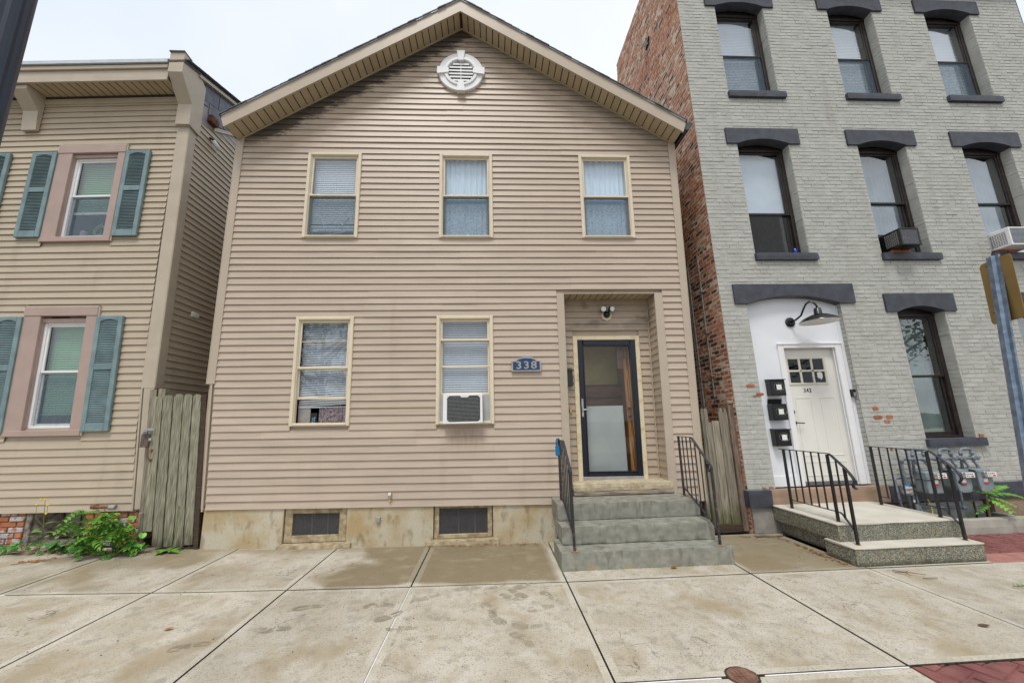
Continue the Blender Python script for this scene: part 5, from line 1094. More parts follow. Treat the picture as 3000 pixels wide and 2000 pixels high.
# doorway: white panel, casing, ivory door
yd = .1
mb = MB(); n = 16; dx0, dx1 = DO[0]-.0, DO[1]
def za_(x): t = (x-dx0)/(dx1-dx0)*2-1; return 3.25+.125*(1-t*t)+.02
xs = [dx0+(dx1-dx0)*k/n for k in range(n+1)]
for a, b in zip(xs, xs[1:]):
    zb0 = 2.58 if 4.44 < (a+b)/2 < 5.32 else .575
    mb.quad((a, yd, zb0), (b, yd, zb0), (b, yd, za_(b)), (a, yd, za_(a)))
mb.box(DO[0], DO[0]+.04, yd-.012, yd, .575, 3.25); mb.box(DO[1]-.05, DO[1]-.0, yd-.014, yd, .575, 3.25); mb.box(DO[0], 4.4, yd-.012, yd, .575, .72)
dp = build('door_surround', mb, WHITEP, brk)
mb = MB(); z = DO[2]
while z < 3.26: mb.box(DO[1]-.002, DO[1]+.02, .012, .14, z+.003, z+C3-.003); z += C3
build('reveal', mb, GPAINT, brk)
mb = MB(); mb.cbox(4.385, 4.475, yd-.03, yd+.02, .575, 2.645, .006); mb.cbox(5.30, 5.40, yd-.03, yd+.02, .575, 2.645, .006); mb.cbox(4.475, 5.30, yd-.03, yd+.02, 2.575, 2.645, .006); mb.cbox(4.37, 5.415, yd-.042, yd-.02, 2.63, 2.655, .004); mb.box(5.295, 5.302, yd, yd+.07, .6, 2.58); build('door_casing', mb, WHITE, brk)
yD = yd+.05
mb = MB(); holes_wall(mb, 4.44, 5.32, .60, 2.6, yD, [(4.555, 5.12, 2.05, 2.415)]); door = build('door', mb, IVORY, brk)
mb = MB(); f0, f1, g0_, g1_ = 4.545, 5.13, 2.04, 2.425; frame(mb, f0-.02, f1+.02, g0_-.02, g1_+.02, .03, yD-.014, yD+.01, .03, .004)
for k in (1, 2): x = f0+(f1-f0)*k/3; mb.cbox(x-.016, x+.016, yD-.008, yD+.01, g0_, g1_, .003)
mb.cbox(f0, f1, yD-.008, yD+.01, (g0_+g1_)/2-.014, (g0_+g1_)/2+.014, .003); build('glazing_bars', mb, pm('cream_muntin', (.76, .73, .60), rough=.4), door)
for i in range(3):
    for k in range(2): x = f0+(f1-f0)*i/3; z = g0_+(g1_-g0_)*k/2; pane(x+.012, x+(f1-f0)/3-.012, z+.012, z+(g1_-g0_)/2-.012, yD+.004, door, GLASSD)
mb = MB(); mb.quad((4.4, yD+.4, 1.9), (5.3, yD+.4, 1.9), (5.3, yD+.4, 2.6), (4.4, yD+.4, 2.6)); build('dark_hall', mb, BLACKP, door)
mb = MB(); P = [(5.0, 2.2), (5.05, 2.22), (5.085, 2.19), (5.08, 2.13), (5.05, 2.09), (5.035, 2.12), (5.015, 2.11), (5.0, 2.14)]; mb.prism(P, fy, yD+.0, yD+.003); build('torn_sticker', mb, WHITEL, door)
mb = MB()   # recessed panels
for a, b, c, d in ((4.58, 4.83, .98, 1.83), (4.97, 5.21, .98, 1.83), (4.58, 5.21, .7, .9)): frame(mb, a, b, c, d, .012, yD-.006, yD+.002, .012, .002)
build('panel_mould', mb, IVORY, door)
build('lettering', text_mesh('342', .082, .001, lambda x, y, z: (4.80+x*.85, yD-.003-z, 1.932+y)), BLACKP, door)
mb = MB(); mb.lathe([(0, 0), (.027, 0), (.027, -.014), (.012, -.03), (0, -.03)], (4.515, yD, 1.62), 'y', 14); mb.lathe([(0, 0), (.027, 0), (.024, -.018), (0, -.02)], (4.52, yD, 1.46), 'y', 14); mb.tube([(4.52, yD-.02, 1.46), (4.52, yD-.05, 1.46), (4.56, yD-.055, 1.457), (4.63, yD-.05, 1.452)], .008, 8); build('lever', mb, BLACK, door)
mb = MB(); mb.cbox(4.445, 5.31, yD-.03, yD+.02, .572, .625, .004); build('threshold', mb, pm('grey_threshold', (.14, .14, .15), rough=.5), door)
# base courses
mb = MB(); mb.rough(3.53, 3.868, -.06, .25, .338, .558, .06, .003, .008, 21); build('base_block', mb, LINT, brk)
mb = MB(); mb.rough(3.872, 5.615, -.03, .12, .345, .562, .06, .004, .01, 22); build('brownstone_sill', mb, BROWN, brk)
mb = MB(); mb.rough(5.625, 10.2, -.03, .05, .33, .556, .08, .003, .008, 23); build('water_table', mb, LINT, brk)
mb = MB(); mb.rough(3.57, 4.06, -.02, .12, -.05, .335, .06, .008, .012, 24, 6); build('stucco_base', mb, STUC, brk)
mb = MB(); mb.rough(5.3, 6.05, .0, .08, -.1, .34, .05, .02, .01, 25, 8); build('rubble_base', mb, pm('dark_rubble', (.13, .09, .065), col2=(.045, .03, .022), scale=14, rough=.95, bump=.6), brk)
mb = MB(); mb.rough(7.15, 10.2, -.01, .08, -.1, .332, .1, .004, .01, 26); build('stucco_base', mb, STUCB, brk)
mb = MB(); mb.cbox(6.05, 7.0, -.005, .02, -.15, .31, .004); mb.box(6.85, 6.86, -.012, 0, -.1, .31); bp_ = build('basement_panel', mb, GREYPANEL, brk)
mb = MB(); mb.box(6.84, 6.855, -.02, -.004, -.1, .3); mb.cbox(7.0, 7.14, -.02, .04, -.1, .32, .006); build('dark_jamb', mb, DKTIMB, brk)
# wall anchors and conduits on the side wall
for (yy, zz_) in ((1.24, 9.46), (2.2, 9.0)):
    mb = MB(); P = []
    for k in range(10): a = math.pi*k/5; r_ = .13 if k % 2 == 0 else .05; P.append((yy+r_*math.sin(a), zz_+r_*math.cos(a)))
    for k in range(5): i0 = 2*k; mb.prism([(yy, zz_), P[i0-1], P[i0], P[(i0+1) % 10]], lambda y, z, x: (x, y, z), BX0-.125, BX0-.095)
    build('wall_anchor', mb, BLACK, brk, label=None)
t = thing('conduit_pipe', (3.5, .45, 1.85), 'nearer of two grey conduits on the red brick side wall', 'conduit', 'conduits in the narrow gap')
mb = MB(); mb.tube([(3.535, .46, 4.3), (3.52, .46, 4.2), (3.515, .455, 3.0), (3.515, .45, 1.87)], .0135, 8); build('pipe', mb, CONDUIT, t)
mb = MB(); 
for z in (2.2, 2.9, 3.6): mb.box(3.49, 3.55, .42, .5, z, z+.02)
build('strap', mb, GALVN, t)
t = thing('conduit_pipe', (3.5, .78, 1.7), 'farther of two grey conduits on the red brick side wall', 'conduit', 'conduits in the narrow gap')
mb = MB(); mb.tube([(3.535, .79, 4.25), (3.51, .79, 4.15), (3.51, .785, 3.0), (3.51, .78, 1.3)], .0135, 8); mb.tube([(3.515, .86, 4.2), (3.515, .86, 1.3)], .011, 8); build('pipe', mb, CONDUIT, t)
# picket fence in the gap
fen = thing('picket_fence', (3.3, .1, 0), 'narrow grey picket fence closing the gap beside the brick wall', 'fence')
for i, (a, b, zt, tp, y) in enumerate([(2.98, 3.06, 1.7, 'ear', .12), (3.068, 3.108, 1.71, 'ear', .09), (3.112, 3.165, 1.71, 'ear', .085), (3.17, 3.215, 1.50, 'none', .1), (3.22, 3.325, 1.52, 'none', .095), (3.33, 3.405, 1.705, 'point', .085), (3.408, 3.462, 1.70, 'point', .095)]):
    build('picket', board(a, b, .115, zt, y, y+.022, tp, 50+i), FENCER, fen)
build('post', board(3.468, 3.55, .02, 1.75, .06, .14, 'none', 77), pm('peeling_post', (.27, .2, .15), col2=(.1, .07, .055), scale=8, det=9, rough=.9, bump=.5, stretch=(7, 1, .6)), fen)
mb = MB(); mb.cbox(3.47, 3.56, .05, .15, 1.755, 1.80, .006); build('post_cap', mb, OWOOD, fen)
mb = MB(); mb.cbox(2.95, 3.47, .08, .14, .0, .112, .006); build('kick_board', mb, DKTIMB, fen)

# ================================================================== concrete steps and rails of number 342
bs = thing('concrete_steps', (4.57, -.6, 0), 'two pebbled concrete steps with pale caps before the ivory door', 'steps')
for (x0, x1, y0, y1, z0, z1, sd) in ((3.83, 5.295, -1.292, -.9, -.03, .158, 31), (3.86, 5.33, -1.082, -.0, .176, .348, 32)):
    mb = MB(); mb.rough(x0, x1, y0, y1, z0, z1, .06, .003, .006, sd, 20); s_ = build('step', mb, AGG, bs)
    mb = MB(); mb.rough(x0-.006, x1+.006, y0-.006, y1, z1-.002, z1+.018, .1, .002, .006, sd+5, 10); build('cap', mb, CAPC, s_)
mb = MB(); mb.rough(3.95, 5.28, -1.0, -.02, 0, .178, .1, .006, .006, 40); build('core', mb, AGG, bs)
def rail342(x, label):
    t = thing('iron_railing', (x, -1.19, .17), label, 'railing', 'black railings of the concrete steps'); zt = 1.118
    for y, zb, zz_, w_ in ((-.27, .362, zt, .014), (-.985, .362, zt-.01, .014), (-1.19, .172, .975, .014)):
        mb = MB(); mb.cbox(x-w_, x+w_, y-w_, y+w_, zb, zz_, .003); build('post', mb, BLACK, t)
        mb = MB(); mb.lathe([(0, 0), (.032, 0), (.03, .003), (0, .004)], (x, y, zb+.002), n=12); build('rust_ring', mb, pm('rust_stain_ring', (.45, .27, .1), var=.2, scale=40, rough=.9), t)
    zb = lambda y: .475 if y > -1.03 else .475-(-1.03-y)*1.1
    for k in range(5):
        y = -.27-.118*(k+1); mb = MB(); mb.cbox(x-.0075, x+.0075, y-.0075, y+.0075, .475, zt, .002); build('baluster', mb, BLACK, t)
    mb = MB(); y = -1.09; mb.cbox(x-.0075, x+.0075, y-.0075, y+.0075, zb(y), 1.055, .002); build('baluster', mb, BLACK, t)
    path = [(x, -.2, zt+.004), (x, -1.0, zt+.002), (x, -1.035, zt-.012), (x, -1.19, .985), (x, -1.25, .925), (x, -1.285, .88), (x, -1.295, .85), (x, -1.288, .82), (x, -1.268, .80), (x, -1.27, .785), (x, -1.30, .765)]
    mb = MB(); mb.bar(path, .036, .008); build('handrail', mb, BLACK, t)
    mb = MB(); mb.bar([(x, -.27, .475), (x, -1.03, .475), (x, -1.06, .46), (x, -1.19, .31)], .024, .007); build('bottom_rail', mb, BLACK, t)
rail342(3.965, 'left black railing of the concrete steps, below the mailboxes'); rail342(5.215, 'right black railing of the concrete steps, before the gas meters')
# curb of the window well
t = thing('window_well_curb', (6.8, -.4, -.01), 'low concrete curb round the window well under the gas meters', 'curb')
mb = MB(); mb.rough(5.47, 8.6, -.40, -.27, -.03, .165, .08, .003, .012, 41); build('front_curb', mb, CURBC, t)
mb = MB(); mb.rough(7.05, 7.17, -.265, .0, -.03, .163, .08, .003, .012, 42); build('side_curb', mb, CURBC, t)
mb = MB(); mb.box(5.35, 8.6, -.27, .0, -.08, -.02); build('well_soil', mb, EARTH, t)

# ================================================================== things on the brick building
for i, (x0, z0, lab) in enumerate(((4.115, 1.86, 'topmost of three black mailboxes beside the ivory door'), (4.09, 1.505, 'middle one of three black mailboxes beside the ivory door, lid open'), (4.08, 1.14, 'lowest of three black mailboxes beside the ivory door'))):
    t = thing('mailbox', (x0+.12, .05, z0), lab, 'mailbox', 'mailboxes beside the ivory door'); x1 = x0+.235; z1 = z0+.235; y0 = -.0
    mb = MB(); mb.cbox(x0, x1, y0, yd-.001, z0, z1, .006); build('box', mb, BLACKP, t)
    mb = MB(); frame(mb, x0+.012, x1-.012, z0+.012, z1-.012, .012, y0-.008, y0+.004, .012, .003); mb.cbox(x0+.02, x1-.02, y0-.012, y0, z0+.02, z0+.085, .004); build('front_frame', mb, BLACKP, t)
    mb = MB()
    if i == 1: mb.prism([(yd-.002, z1), (yd-.012, z1), (yd-.03, z1+.075), (yd-.02, z1+.077)], pyz, x0+.01, x1-.01)
    else: mb.prism([(yd, z1), (yd, z1+.012), (y0-.02, z1+.004), (y0-.02, z1-.008)], pyz, x0-.004, x1+.004)
    build('lid', mb, BLACKP, t)
    mb = MB(); c = (x0+x1)/2+.01; mb.box(c-.04, c+.035, y0-.015, y0-.011, z0+.085, z0+.16); build('paper_label', mb, WHITEL, t)
    mb = MB()
    for k in range(10):
        a = k*.63; mb.tube([(c+.075*math.cos(a), y0-.01, z0+.125+.055*math.sin(a)), (c+.085*math.cos(a+.5), y0-.012, z0+.125+.06*math.sin(a+.5))], .003, 5)
    build('ornament', mb, pm('worn_silver_print', (.25, .25, .25), var=.3, scale=60, rough=.5), t)
t = thing('barn_light', (4.76, -.15, 2.9), 'black gooseneck barn light over the ivory door', 'light')
mb = MB(); mb.lathe([(0, 0), (.075, 0), (.075, -.018), (.05, -.03), (0, -.03)], (4.66, yd-.001, 2.985), 'y', 20); build('wall_plate', mb, BLACKP, t)
mb = MB(); mb.tube([(4.66, .08, 2.985), (4.685, .0, 3.0), (4.72, -.07, 3.05), (4.735, -.12, 3.14), (4.755, -.155, 3.205), (4.785, -.19, 3.23), (4.815, -.22, 3.21), (4.83, -.245, 3.165), (4.835, -.25, 3.12)], .0135, 10); build('gooseneck', mb, BLACKP, t, smooth=True)
mb = MB(); c = (4.835, -.25, 2.905)
prof = [(.25, 0), (.245, .012), (.2, .055), (.12, .095), (.06, .115), (.052, .12), (.045, .20), (.03, .21), (.0, .215)]
mb = MB(); n = 28
for r_, h in prof:
    for k in range(n): a = 6.2832*k/n; mb.v.append((c[0]+r_*math.cos(a), c[1]+r_*math.sin(a), c[2]+h))
for i in range(len(prof)-1):
    for k in range(n): mb.f.append((i*n+k, i*n+(k+1) % n, (i+1)*n+(k+1) % n, (i+1)*n+k)); mb.m.append(0)
build('shade', mb, BLACKP, t, smooth=True)
mb = MB()
for r_, h in [(.248, .002), (.24, .01), (.195, .05), (.115, .09), (.03, .1)]:
    for k in range(n): a = 6.2832*k/n; mb.v.append((c[0]+r_*math.cos(a), c[1]+r_*math.sin(a), c[2]+h))
for i in range(4):
    for k in range(n): mb.f.append((i*n+k, i*n+(k+1) % n, (i+1)*n+(k+1) % n, (i+1)*n+k)); mb.m.append(0)
build('shade_lining', mb, WHITE, t, smooth=True)
mb = MB(); mb.lathe([(0, .03), (.03, .04), (.035, .07), (.02, .1), (0, .1)], c, n=14); build('bulb', mb, WHITE, t, smooth=True)
t = thing('intercom', (5.45, .05, 1.83), 'black doorbell camera on the white surround right of the ivory door', 'doorbell')
mb = MB(); mb.cbox(5.405, 5.475, yd-.06, yd-.012, 1.82, 1.93, .005); build('case', mb, BLACKP, t); mb = MB(); mb.cbox(5.42, 5.47, yd-.068, yd-.058, 1.825, 1.885, .003); mb.lathe([(0, 0), (.011, 0), (.009, -.004), (0, -.004)], (5.445, yd-.067, 1.86), 'y', 12); build('button_plate', mb, GALVN, t)
def brick_ac(x0, x1, z0, z1, mat, lab, coil):
    t = thing('air_conditioner', ((x0+x1)/2, -.1, z0-.04), lab, 'air conditioner'); y0 = -.24
    mb = MB(); mb.cbox(x0, x1, y0+.01, .3, z0, z1, .008); c_ = build('case', mb, mat, t)
    mb = MB()
    for k in range(9):
        for q in range(7): mb.box(x0-.003, x0+.001, y0+.05+q*.03, y0+.07+q*.03, z0+.04+k*.024, z0+.05+k*.024)
    build('side_vents', mb, BLACK if mat is not BLACKP else GREYAL, t)
    mb = MB(); frame(mb, x0, x1, z0, z1, .022, y0, y0+.02, .022, .004); build('back_frame', mb, mat, t)
    mb = MB(); mb.box(x0+.02, x1-.02, y0+.008, y0+.012, z0+.02, z1-.02); build('coil', mb, coil, t)
    mb = MB()
    for k in range(13): z = z0+.03+k*(z1-z0-.06)/12; mb.box(x0+.022, x1-.022, y0+.002, y0+.005, z, z+.003)
    build('guard_wires', mb, mat, t)
    mb = MB(); mb.box(x1, x1+.3, .12, .15, z0, z1); mb.box(x0-.2, x0, .12, .15, z0, z1); build('side_panel', mb, BLACKP if mat is BLACKP else WHITE, t)
    for k, a in enumerate((x0+.02, x0+.18)):
        mb = MB(); mb.rough(a, a+.15, -.05, .1, z0-.042, z0-.001, .04, .003, .004, int(a*9)); build('prop_brick', mb, BRICKO, t)
brick_ac(6.43, 6.75, 4.125, 4.41, BLACKP, 'black air conditioner propped on bricks in the middle brick window', pm('grey_fin_coil', (.27, .28, .30), col2=(.14, .14, .15), scale=80, rough=.5, metal=.4))
brick_ac(8.27, 8.75, 4.125, 4.43, WHITE, 'white air conditioner in the second floor window behind the street sign', pm('grey_coil', (.16, .19, .24), col2=(.08, .09, .1), scale=80, rough=.5, metal=.4))
mb = MB(); mb.lathe([(0, 0), (.022, 0), (.025, .008), (.025, .105), (.019, .118), (0, .118)], (4.955, .1, 4.084), n=16); t = thing('drink_can', (4.955, .1, 4.084), 'blue drink can standing on a second floor window sill', 'can'); build('body', mb, BLUECAN, t, smooth=False)
mb = MB(); mb.lathe([(0, .118), (.019, .118), (.02, .121), (0, .121)], (4.955, .1, 4.084), n=16); build('lid', mb, GALVN, t)

# ---- gas meters with their pipework
MG = 'gas meters in a row by the concrete steps'
def meter(x, box, lab):
    y0, y1 = -.34, -.16; z0, z1 = .5, .775
    t = thing('gas_meter', (x, -.25, z0), lab, 'gas meter', MG); w_ = .205
    if box:
        mb = MB(); mb.cbox(x, x+w_+.03, y0, y1, z0-.01, z1-.1, .012); mb.cbox(x-.01, x+w_+.04, y0-.015, y1+.01, z1-.1, z1-.085, .004); mb.cbox(x, x+w_+.03, y0-.005, y1, z1-.09, z1, .012); build('body', mb, METER, t)
    else:
        cx = x+w_/2; mb = MB(); P = []
        for cxx, czz, a0 in ((cx+w_/2-.06, z0+.06, -90), (cx+w_/2-.02, z1-.02, 0), (cx-w_/2+.02, z1-.02, 90), (cx-w_/2+.06, z0+.06, 180)):
            r_ = .06 if czz < z0+.1 else .02
            for k in range(5): a = R(a0+k*22.5); P.append((cxx+r_*math.cos(a), czz+r_*math.sin(a)))
        mb.prism(P, fy, y0-.02, y0); mb.prism([(cx+(u-cx)*.9, (z0+z1)/2+(v_-(z0+z1)/2)*.92) for u, v_ in P], fy, y0, y1); build('body', mb, METER, t)
        mb = MB()
        for u, v_ in P[::3]: mb.lathe([(0, 0), (.007, 0), (.006, -.006), (0, -.006)], (cx+(u-cx)*.92, y0-.02, (z0+z1)/2+(v_-(z0+z1)/2)*.92), 'y', 8)
        build('flange_bolt', mb, PIPEG, t, kind='stuff')
        mb = MB(); mb.cbox(x-.01, x+w_+.01, y0-.01, y1+.01, z1-.005, z1+.015, .005); build('top_plate', mb, METER, t)
    mb = MB(); mb.cbox(x+.06, x+w_+.02, y0-.06, y0-.01, z1-.085, z1-.012, .006); ix = build('index_box', mb, GALVN, t)
    mb = MB(); mb.box(x+.095, x+w_+.018, y0-.064, y0-.058, z1-.08, z1-.018); build('dial_plate', mb, WHITEL, ix)
    mb = MB()
    for k in range(4): mb.lathe([(0, 0), (.007, 0), (.007, -.002), (0, -.002)], (x+.112+k*.025, y0-.064, z1-.036), 'y', 8)
    for k in range(2): mb.lathe([(0, 0), (.006, 0), (.006, -.002), (0, -.002)], (x+.112+k*.025, y0-.064, z1-.06), 'y', 8)
    build('dials', mb, BLACKP, ix); mb = MB(); mb.box(x+.165, x+.205, y0-.067, y0-.063, z1-.07, z1-.055); mb.lathe([(0, 0), (.008, 0), (.008, -.006), (0, -.006)], (x+.075, y0-.06, z1-.025), 'y', 8); build('red_mark', mb, REDL, ix)
    mb = MB(); mb.box(x+.07, x+.125, y0-.026, y0-.02, z1-.15, z1-.105); build('tag', mb, WHITEL, t); mb = MB(); mb.box(x+.072, x+.125, y0-.028, y0-.02, z1-.175, z1-.15); build('tag', mb, REDL, t)
    # inlet and outlet swivels
    mb = MB()
    for dx, tilt in ((.04, -.045), (w_-.03, -.045)):
        mb.tube([(x+dx, -.25, z1), (x+dx, -.25, z1+.04)], .022, 10); mb.tube([(x+dx, -.25, z1+.03), (x+dx+tilt*.3, -.25, z1+.06), (x+dx+tilt, -.25, z1+.10), (x+dx+tilt, -.25, z1+.13)], .015, 10); mb.tube([(x+dx+tilt, -.25, z1+.12), (x+dx+tilt, -.25, z1+.165)], .026, 10)
    build('swivel', mb, PIPEG, t, smooth=False)
    mb = MB(); u = x+w_-.075; mb.tube([(u, -.25, z1+.16), (u, -.25, z1+.24), (u-.012, -.25, z1+.268), (u-.04, -.25, z1+.278), (u-.13, -.25, z1+.278), (u-.155, -.25, z1+.268), (u-.165, -.25, z1+.24), (u-.165, -.22, z1-.05)], .017, 10)
    for q in ((u, z1+.2), (u-.165, z1+.2)): mb.tube([(q[0], -.25, q[1]), (q[0], -.25, q[1]+.04)], .023, 10)
    mb.tube([(u-.06, -.25, z1+.278), (u-.11, -.25, z1+.278)], .022, 10); build('loop_pipe', mb, PIPEG, t, smooth=True)
meter(5.86, True, 'boxy grey gas meter nearest the concrete steps'); meter(6.26, False, 'middle grey gas meter with round lower corners'); meter(6.575, False, 'right hand grey gas meter beside the green weed')
t = thing('gas_manifold', (6.2, -.2, .1), 'grey gas pipes and shut-off valve feeding the three meters', 'pipework')
mb = MB(); mb.tube([(5.66, -.25, .94), (6.74, -.25, .925)], .022, 10); mb.tube([(5.66, -.25, .94), (5.64, -.25, .93), (5.64, -.25, .88), (5.66, -.23, .1)], .018, 10); mb.tube([(5.64, -.25, .96), (5.64, -.25, .89)], .027, 10); mb.tube([(5.8, -.2, 1.03), (5.8, -.2, .72), (5.78, -.2, .70), (5.56, -.2, .69), (5.54, -.2, .66), (5.56, -.22, .1)], .016, 10); mb.tube([(5.78, -.2, 1.06), (5.98, -.22, 1.06)], .018, 10); build('supply_pipe', mb, PIPEG, t, smooth=True)
mb = MB()
for x in (5.98, 6.16, 6.42, 6.5, 6.7, 6.76): mb.lathe([(0, 0), (.03, 0), (.034, -.012), (.02, -.03), (0, -.03)], (x, -.255, .93), 'y', 10); mb.tube([(x-.028, -.25, .93), (x+.028, -.25, .93)], .03, 10)
build('valve', mb, PIPEG, t)
mb = MB(); mb.rough(5.57, 5.70, -.3, -.2, .47, .6, .03, .012, .02, 51, 18); build('regulator', mb, GALVN, t); mb = MB(); mb.lathe([(0, 0), (.035, 0), (.03, .02), (0, .025)], (5.66, -.25, .6), n=12); build('blue_cap', mb, LOCKB, t)
mb = MB(); mb.cbox(5.67, 5.70, -.29, -.27, .37, .41, .003); build('white_tag', mb, WHITEL, t)
mb = MB(); mb.tube([(5.70, -.26, .46), (5.71, -.27, .3), (5.72, -.28, .12)], .02, 10); mb.rough(5.69, 5.79, -.33, -.24, .16, .23, .03, .006, .012, 52); build('stop_cock', mb, PIPEG, t)
mb = MB(); mb.tube([(5.87, -.12, .5), (5.88, -.14, .3), (5.9, -.18, .1)], .017, 8); mb.tube([(6.02, -.03, .26), (6.55, -.09, .25), (6.57, -.1, .27), (6.555, -.12, .5)], .016, 8); mb.tube([(6.545, -.1, .25), (6.6, -.1, .25)], .026, 8); build('outlet_pipe', mb, PIPEG, t)
mb = MB(); mb.lathe([(0, -.02), (.028, -.01), (.03, .015), (.018, .03), (0, .03)], (5.87, -.13, .51), n=12); build('brass_cap', mb, BRASS, t)
mb = MB(); mb.tube([(5.96, -.2, .4), (5.97, -.22, .33), (5.95, -.24, .24), (5.9, -.27, .2), (5.84, -.28, .19)], .005, 6); build('yellow_wire', mb, YEL, t)

# ================================================================== street furniture at the frame's edges
t = thing('street_lamp', (-2.262, -4.0, -.1), 'dark navy fluted lamp post at the upper left edge', 'lamp post')
px, py = -2.262, -4.0; mb = MB(); n = 32; prof = []
for z, r_ in ((-.12, .17), (.1, .17), (.25, .13), (.8, .1), (.86, .11), (.92, .078), (6.6, .07)):
    for k in range(n): a = 6.2832*k/n; q = r_*(1-(.055 if z > .9 and k % 4 == 0 else 0)); mb.v.append((px+q*math.cos(a), py+q*math.sin(a), z))
for i in range(6):
    for k in range(n): mb.f.append((i*n+k, i*n+(k+1) % n, (i+1)*n+(k+1) % n, (i+1)*n+k)); mb.m.append(0)
build('shaft', mb, NAVY, t)
mb = MB(); mb.lathe([(.09, 6.6), (.13, 6.65), (.11, 6.72), (.2, 6.9), (.24, 7.2), (.1, 7.45), (.03, 7.6), (0, 7.6)], (px, py, 0), n=20); build('lantern', mb, NAVY, t, smooth=True)
t = thing('street_sign', (4.0, -2.8, 0), 'tan back of a street sign on a perforated galvanised post', 'sign')
SD, SN = Vector((-.316, -.949, 0)), Vector((-.949, .316, 0))            # along the plate, towards the camera side
def sp(z, u=0., w_=0.): return Vector((3.94+.115*(z-1.7), -2.85, z))+SD*u+SN*w_          # the post leans
mb = MB(); PW = .054
prof2 = [(-PW, -.012), (-PW, .0), (-PW+.026, .002), (-PW+.032, .024), (PW-.032, .024), (PW-.026, .002), (PW, .0), (PW, -.012)]
for z in (-.3, 2.79):
    for u, w_ in prof2: mb.v.append(tuple(sp(z, u, w_)))
q = len(prof2)
for i in range(q-1): mb.f.append((i, i+1, q+i+1, q+i)); mb.m.append(0)
mb.f.append(tuple(range(q, 2*q))); mb.m.append(0); build('post', mb, GALV, t)
mb = MB(); z = .1
while z < 2.75:
    P = [sp(z, -PW+.013+.0055*math.cos(k*.785), .0025)+Vector((0, 0, .0055*math.sin(k*.785))) for k in range(8)]; mb.add(P, [tuple(range(8))]); z += .0345
build('post_holes', mb, BLACKP, t)
P = []; hw, hz, r_ = .1425, .2575, .035; pc0 = Vector((4.035, -2.855, 2.508))
for cx, cz, a0 in ((hw-r_, -hz+r_, -90), (hw-r_, hz-r_, 0), (-hw+r_, hz-r_, 90), (-hw+r_, -hz+r_, 180)):
    for k in range(6): a = R(a0+k*18); P.append((cx+r_*math.cos(a), cz+r_*math.sin(a)))
mb = MB(); mb.prism(P, lambda u, v_, w_: tuple(pc0+SD*u+SN*w_+Vector((.05*v_, 0, v_))), -.018, -.015); build('plate', mb, BRONZE, t)
mb = MB()
for z in (2.72, 2.33): mb.tube([sp(z, -PW+.013, -.02), sp(z+.004, -PW+.013, .02)], .006, 6)
build('bolt', mb, RUST, t)

# ================================================================== plants
def leaf_shape(L, W_, n=6, fold=.15, curl=.15):
    mb = MB(); pts = []
    for i in range(n+1):
        t = i/n; w_ = W_*math.sin(math.pi*min(1, t**.75))*(1 if i < n else 0); z = -curl*L*t*t
        pts.append((t*L, w_, z))
    for x, w_, z in pts: mb.v += [(x, -w_, z+fold*w_), (x, 0, z), (x, w_, z+fold*w_)]
    for i in range(n): k = i*3; mb.f += [(k, k+3, k+4, k+1), (k+1, k+4, k+5, k+2)]; mb.m += [0, 0]
    return mb
def frond(L, n, ll, lw):
    """pinnate leaf: rachis with paired pointed leaflets"""
    mb = MB(); mb.cur = 1; pts = [(L*t, 0, L*(.25*t-.55*t*t)) for t in [k/8 for k in range(9)]]; mb.tube(pts, .0025, 5); mb.cur = 0
    for i in range(n+1):
        t = .12+.86*i/n; p = Vector((L*t, 0, L*(.25*t-.55*t*t))); s_ = ll*(1-.35*abs(t-.5)*2)
        for sd in ((-1, 1) if i < n else (0,)):
            l = leaf_shape(s_, lw*s_, 5, .2, .3); a = sd*R(68) if sd else 0; c, s = math.cos(a), math.sin(a)
            mb.add([(p.x+x*c-y*s, p.y+x*s+y*c, p.z+z+.002*random.random()) for x, y, z in l.v], l.f)
    return mb
def palmate(r):
    mb = MB(); mb.cur = 1; mb.tube([(-.07, 0, -.05), (-.03, 0, -.01), (0, 0, 0)], .002, 5); mb.cur = 0
    for a, k in ((-75, .7), (-38, .95), (0, 1.1), (38, .95), (75, .7)):
        l = leaf_shape(r*k, r*k*.30, 5, .2, .35); c, s = math.cos(R(a)), math.sin(R(a)); mb.add([(x*c-y*s, x*s+y*c, z+.004*random.random()) for x, y, z in l.v], l.f)
    return mb
def heart(r):
    mb = MB(); n = 12; mb.v.append((r*.25, 0, 0))
    for k in range(n): a = 6.2832*k/n; q = r*(1-.35*math.cos(a-math.pi)**8+.3*max(0, math.cos(a))**6); mb.v.append((r*.4+q*math.cos(a)*.8, q*math.sin(a)*.75, .18*r*abs(math.sin(a))-.15*r*math.cos(a)))
    for k in range(n): mb.f.append((0, 1+k, 1+(k+1) % n)); mb.m.append(0)
    return mb
FR = [shape('frond_leaf', frond(.30, 6, .095, .26), [LEAF, STEM]), shape('frond_leaf', frond(.24, 5, .085, .27), [LEAF, STEM])]
PA = [shape('palmate_leaf', palmate(.10), [LEAF, STEM]), shape('palmate_leaf', palmate(.085), [LEAFD, STEM]), shape('palmate_leaf', palmate(.05), [LEAFD, STEM])]
HE = [shape('heart_leaf', heart(.065), [LEAF])]; YL = [shape('yellow_leaf', palmate(.035), [LEAFY, STEM])]
def put(mesh, p, yaw, pitch, roll, sc, parent, name='leaf'):
    m4 = Matrix.Translation(p) @ Matrix.Rotation(yaw, 4, 'Z') @ Matrix.Rotation(pitch, 4, 'Y') @ Matrix.Rotation(roll, 4, 'X') @ Matrix.Scale(sc, 4)
    return inst(mesh, name, m4, parent)
rg = random.Random(5)
weed = thing('weed_clump', (-4.85, -.1, G(-4.85)), 'big bright green weed clump between left house and board gate', 'plant')
stems = []
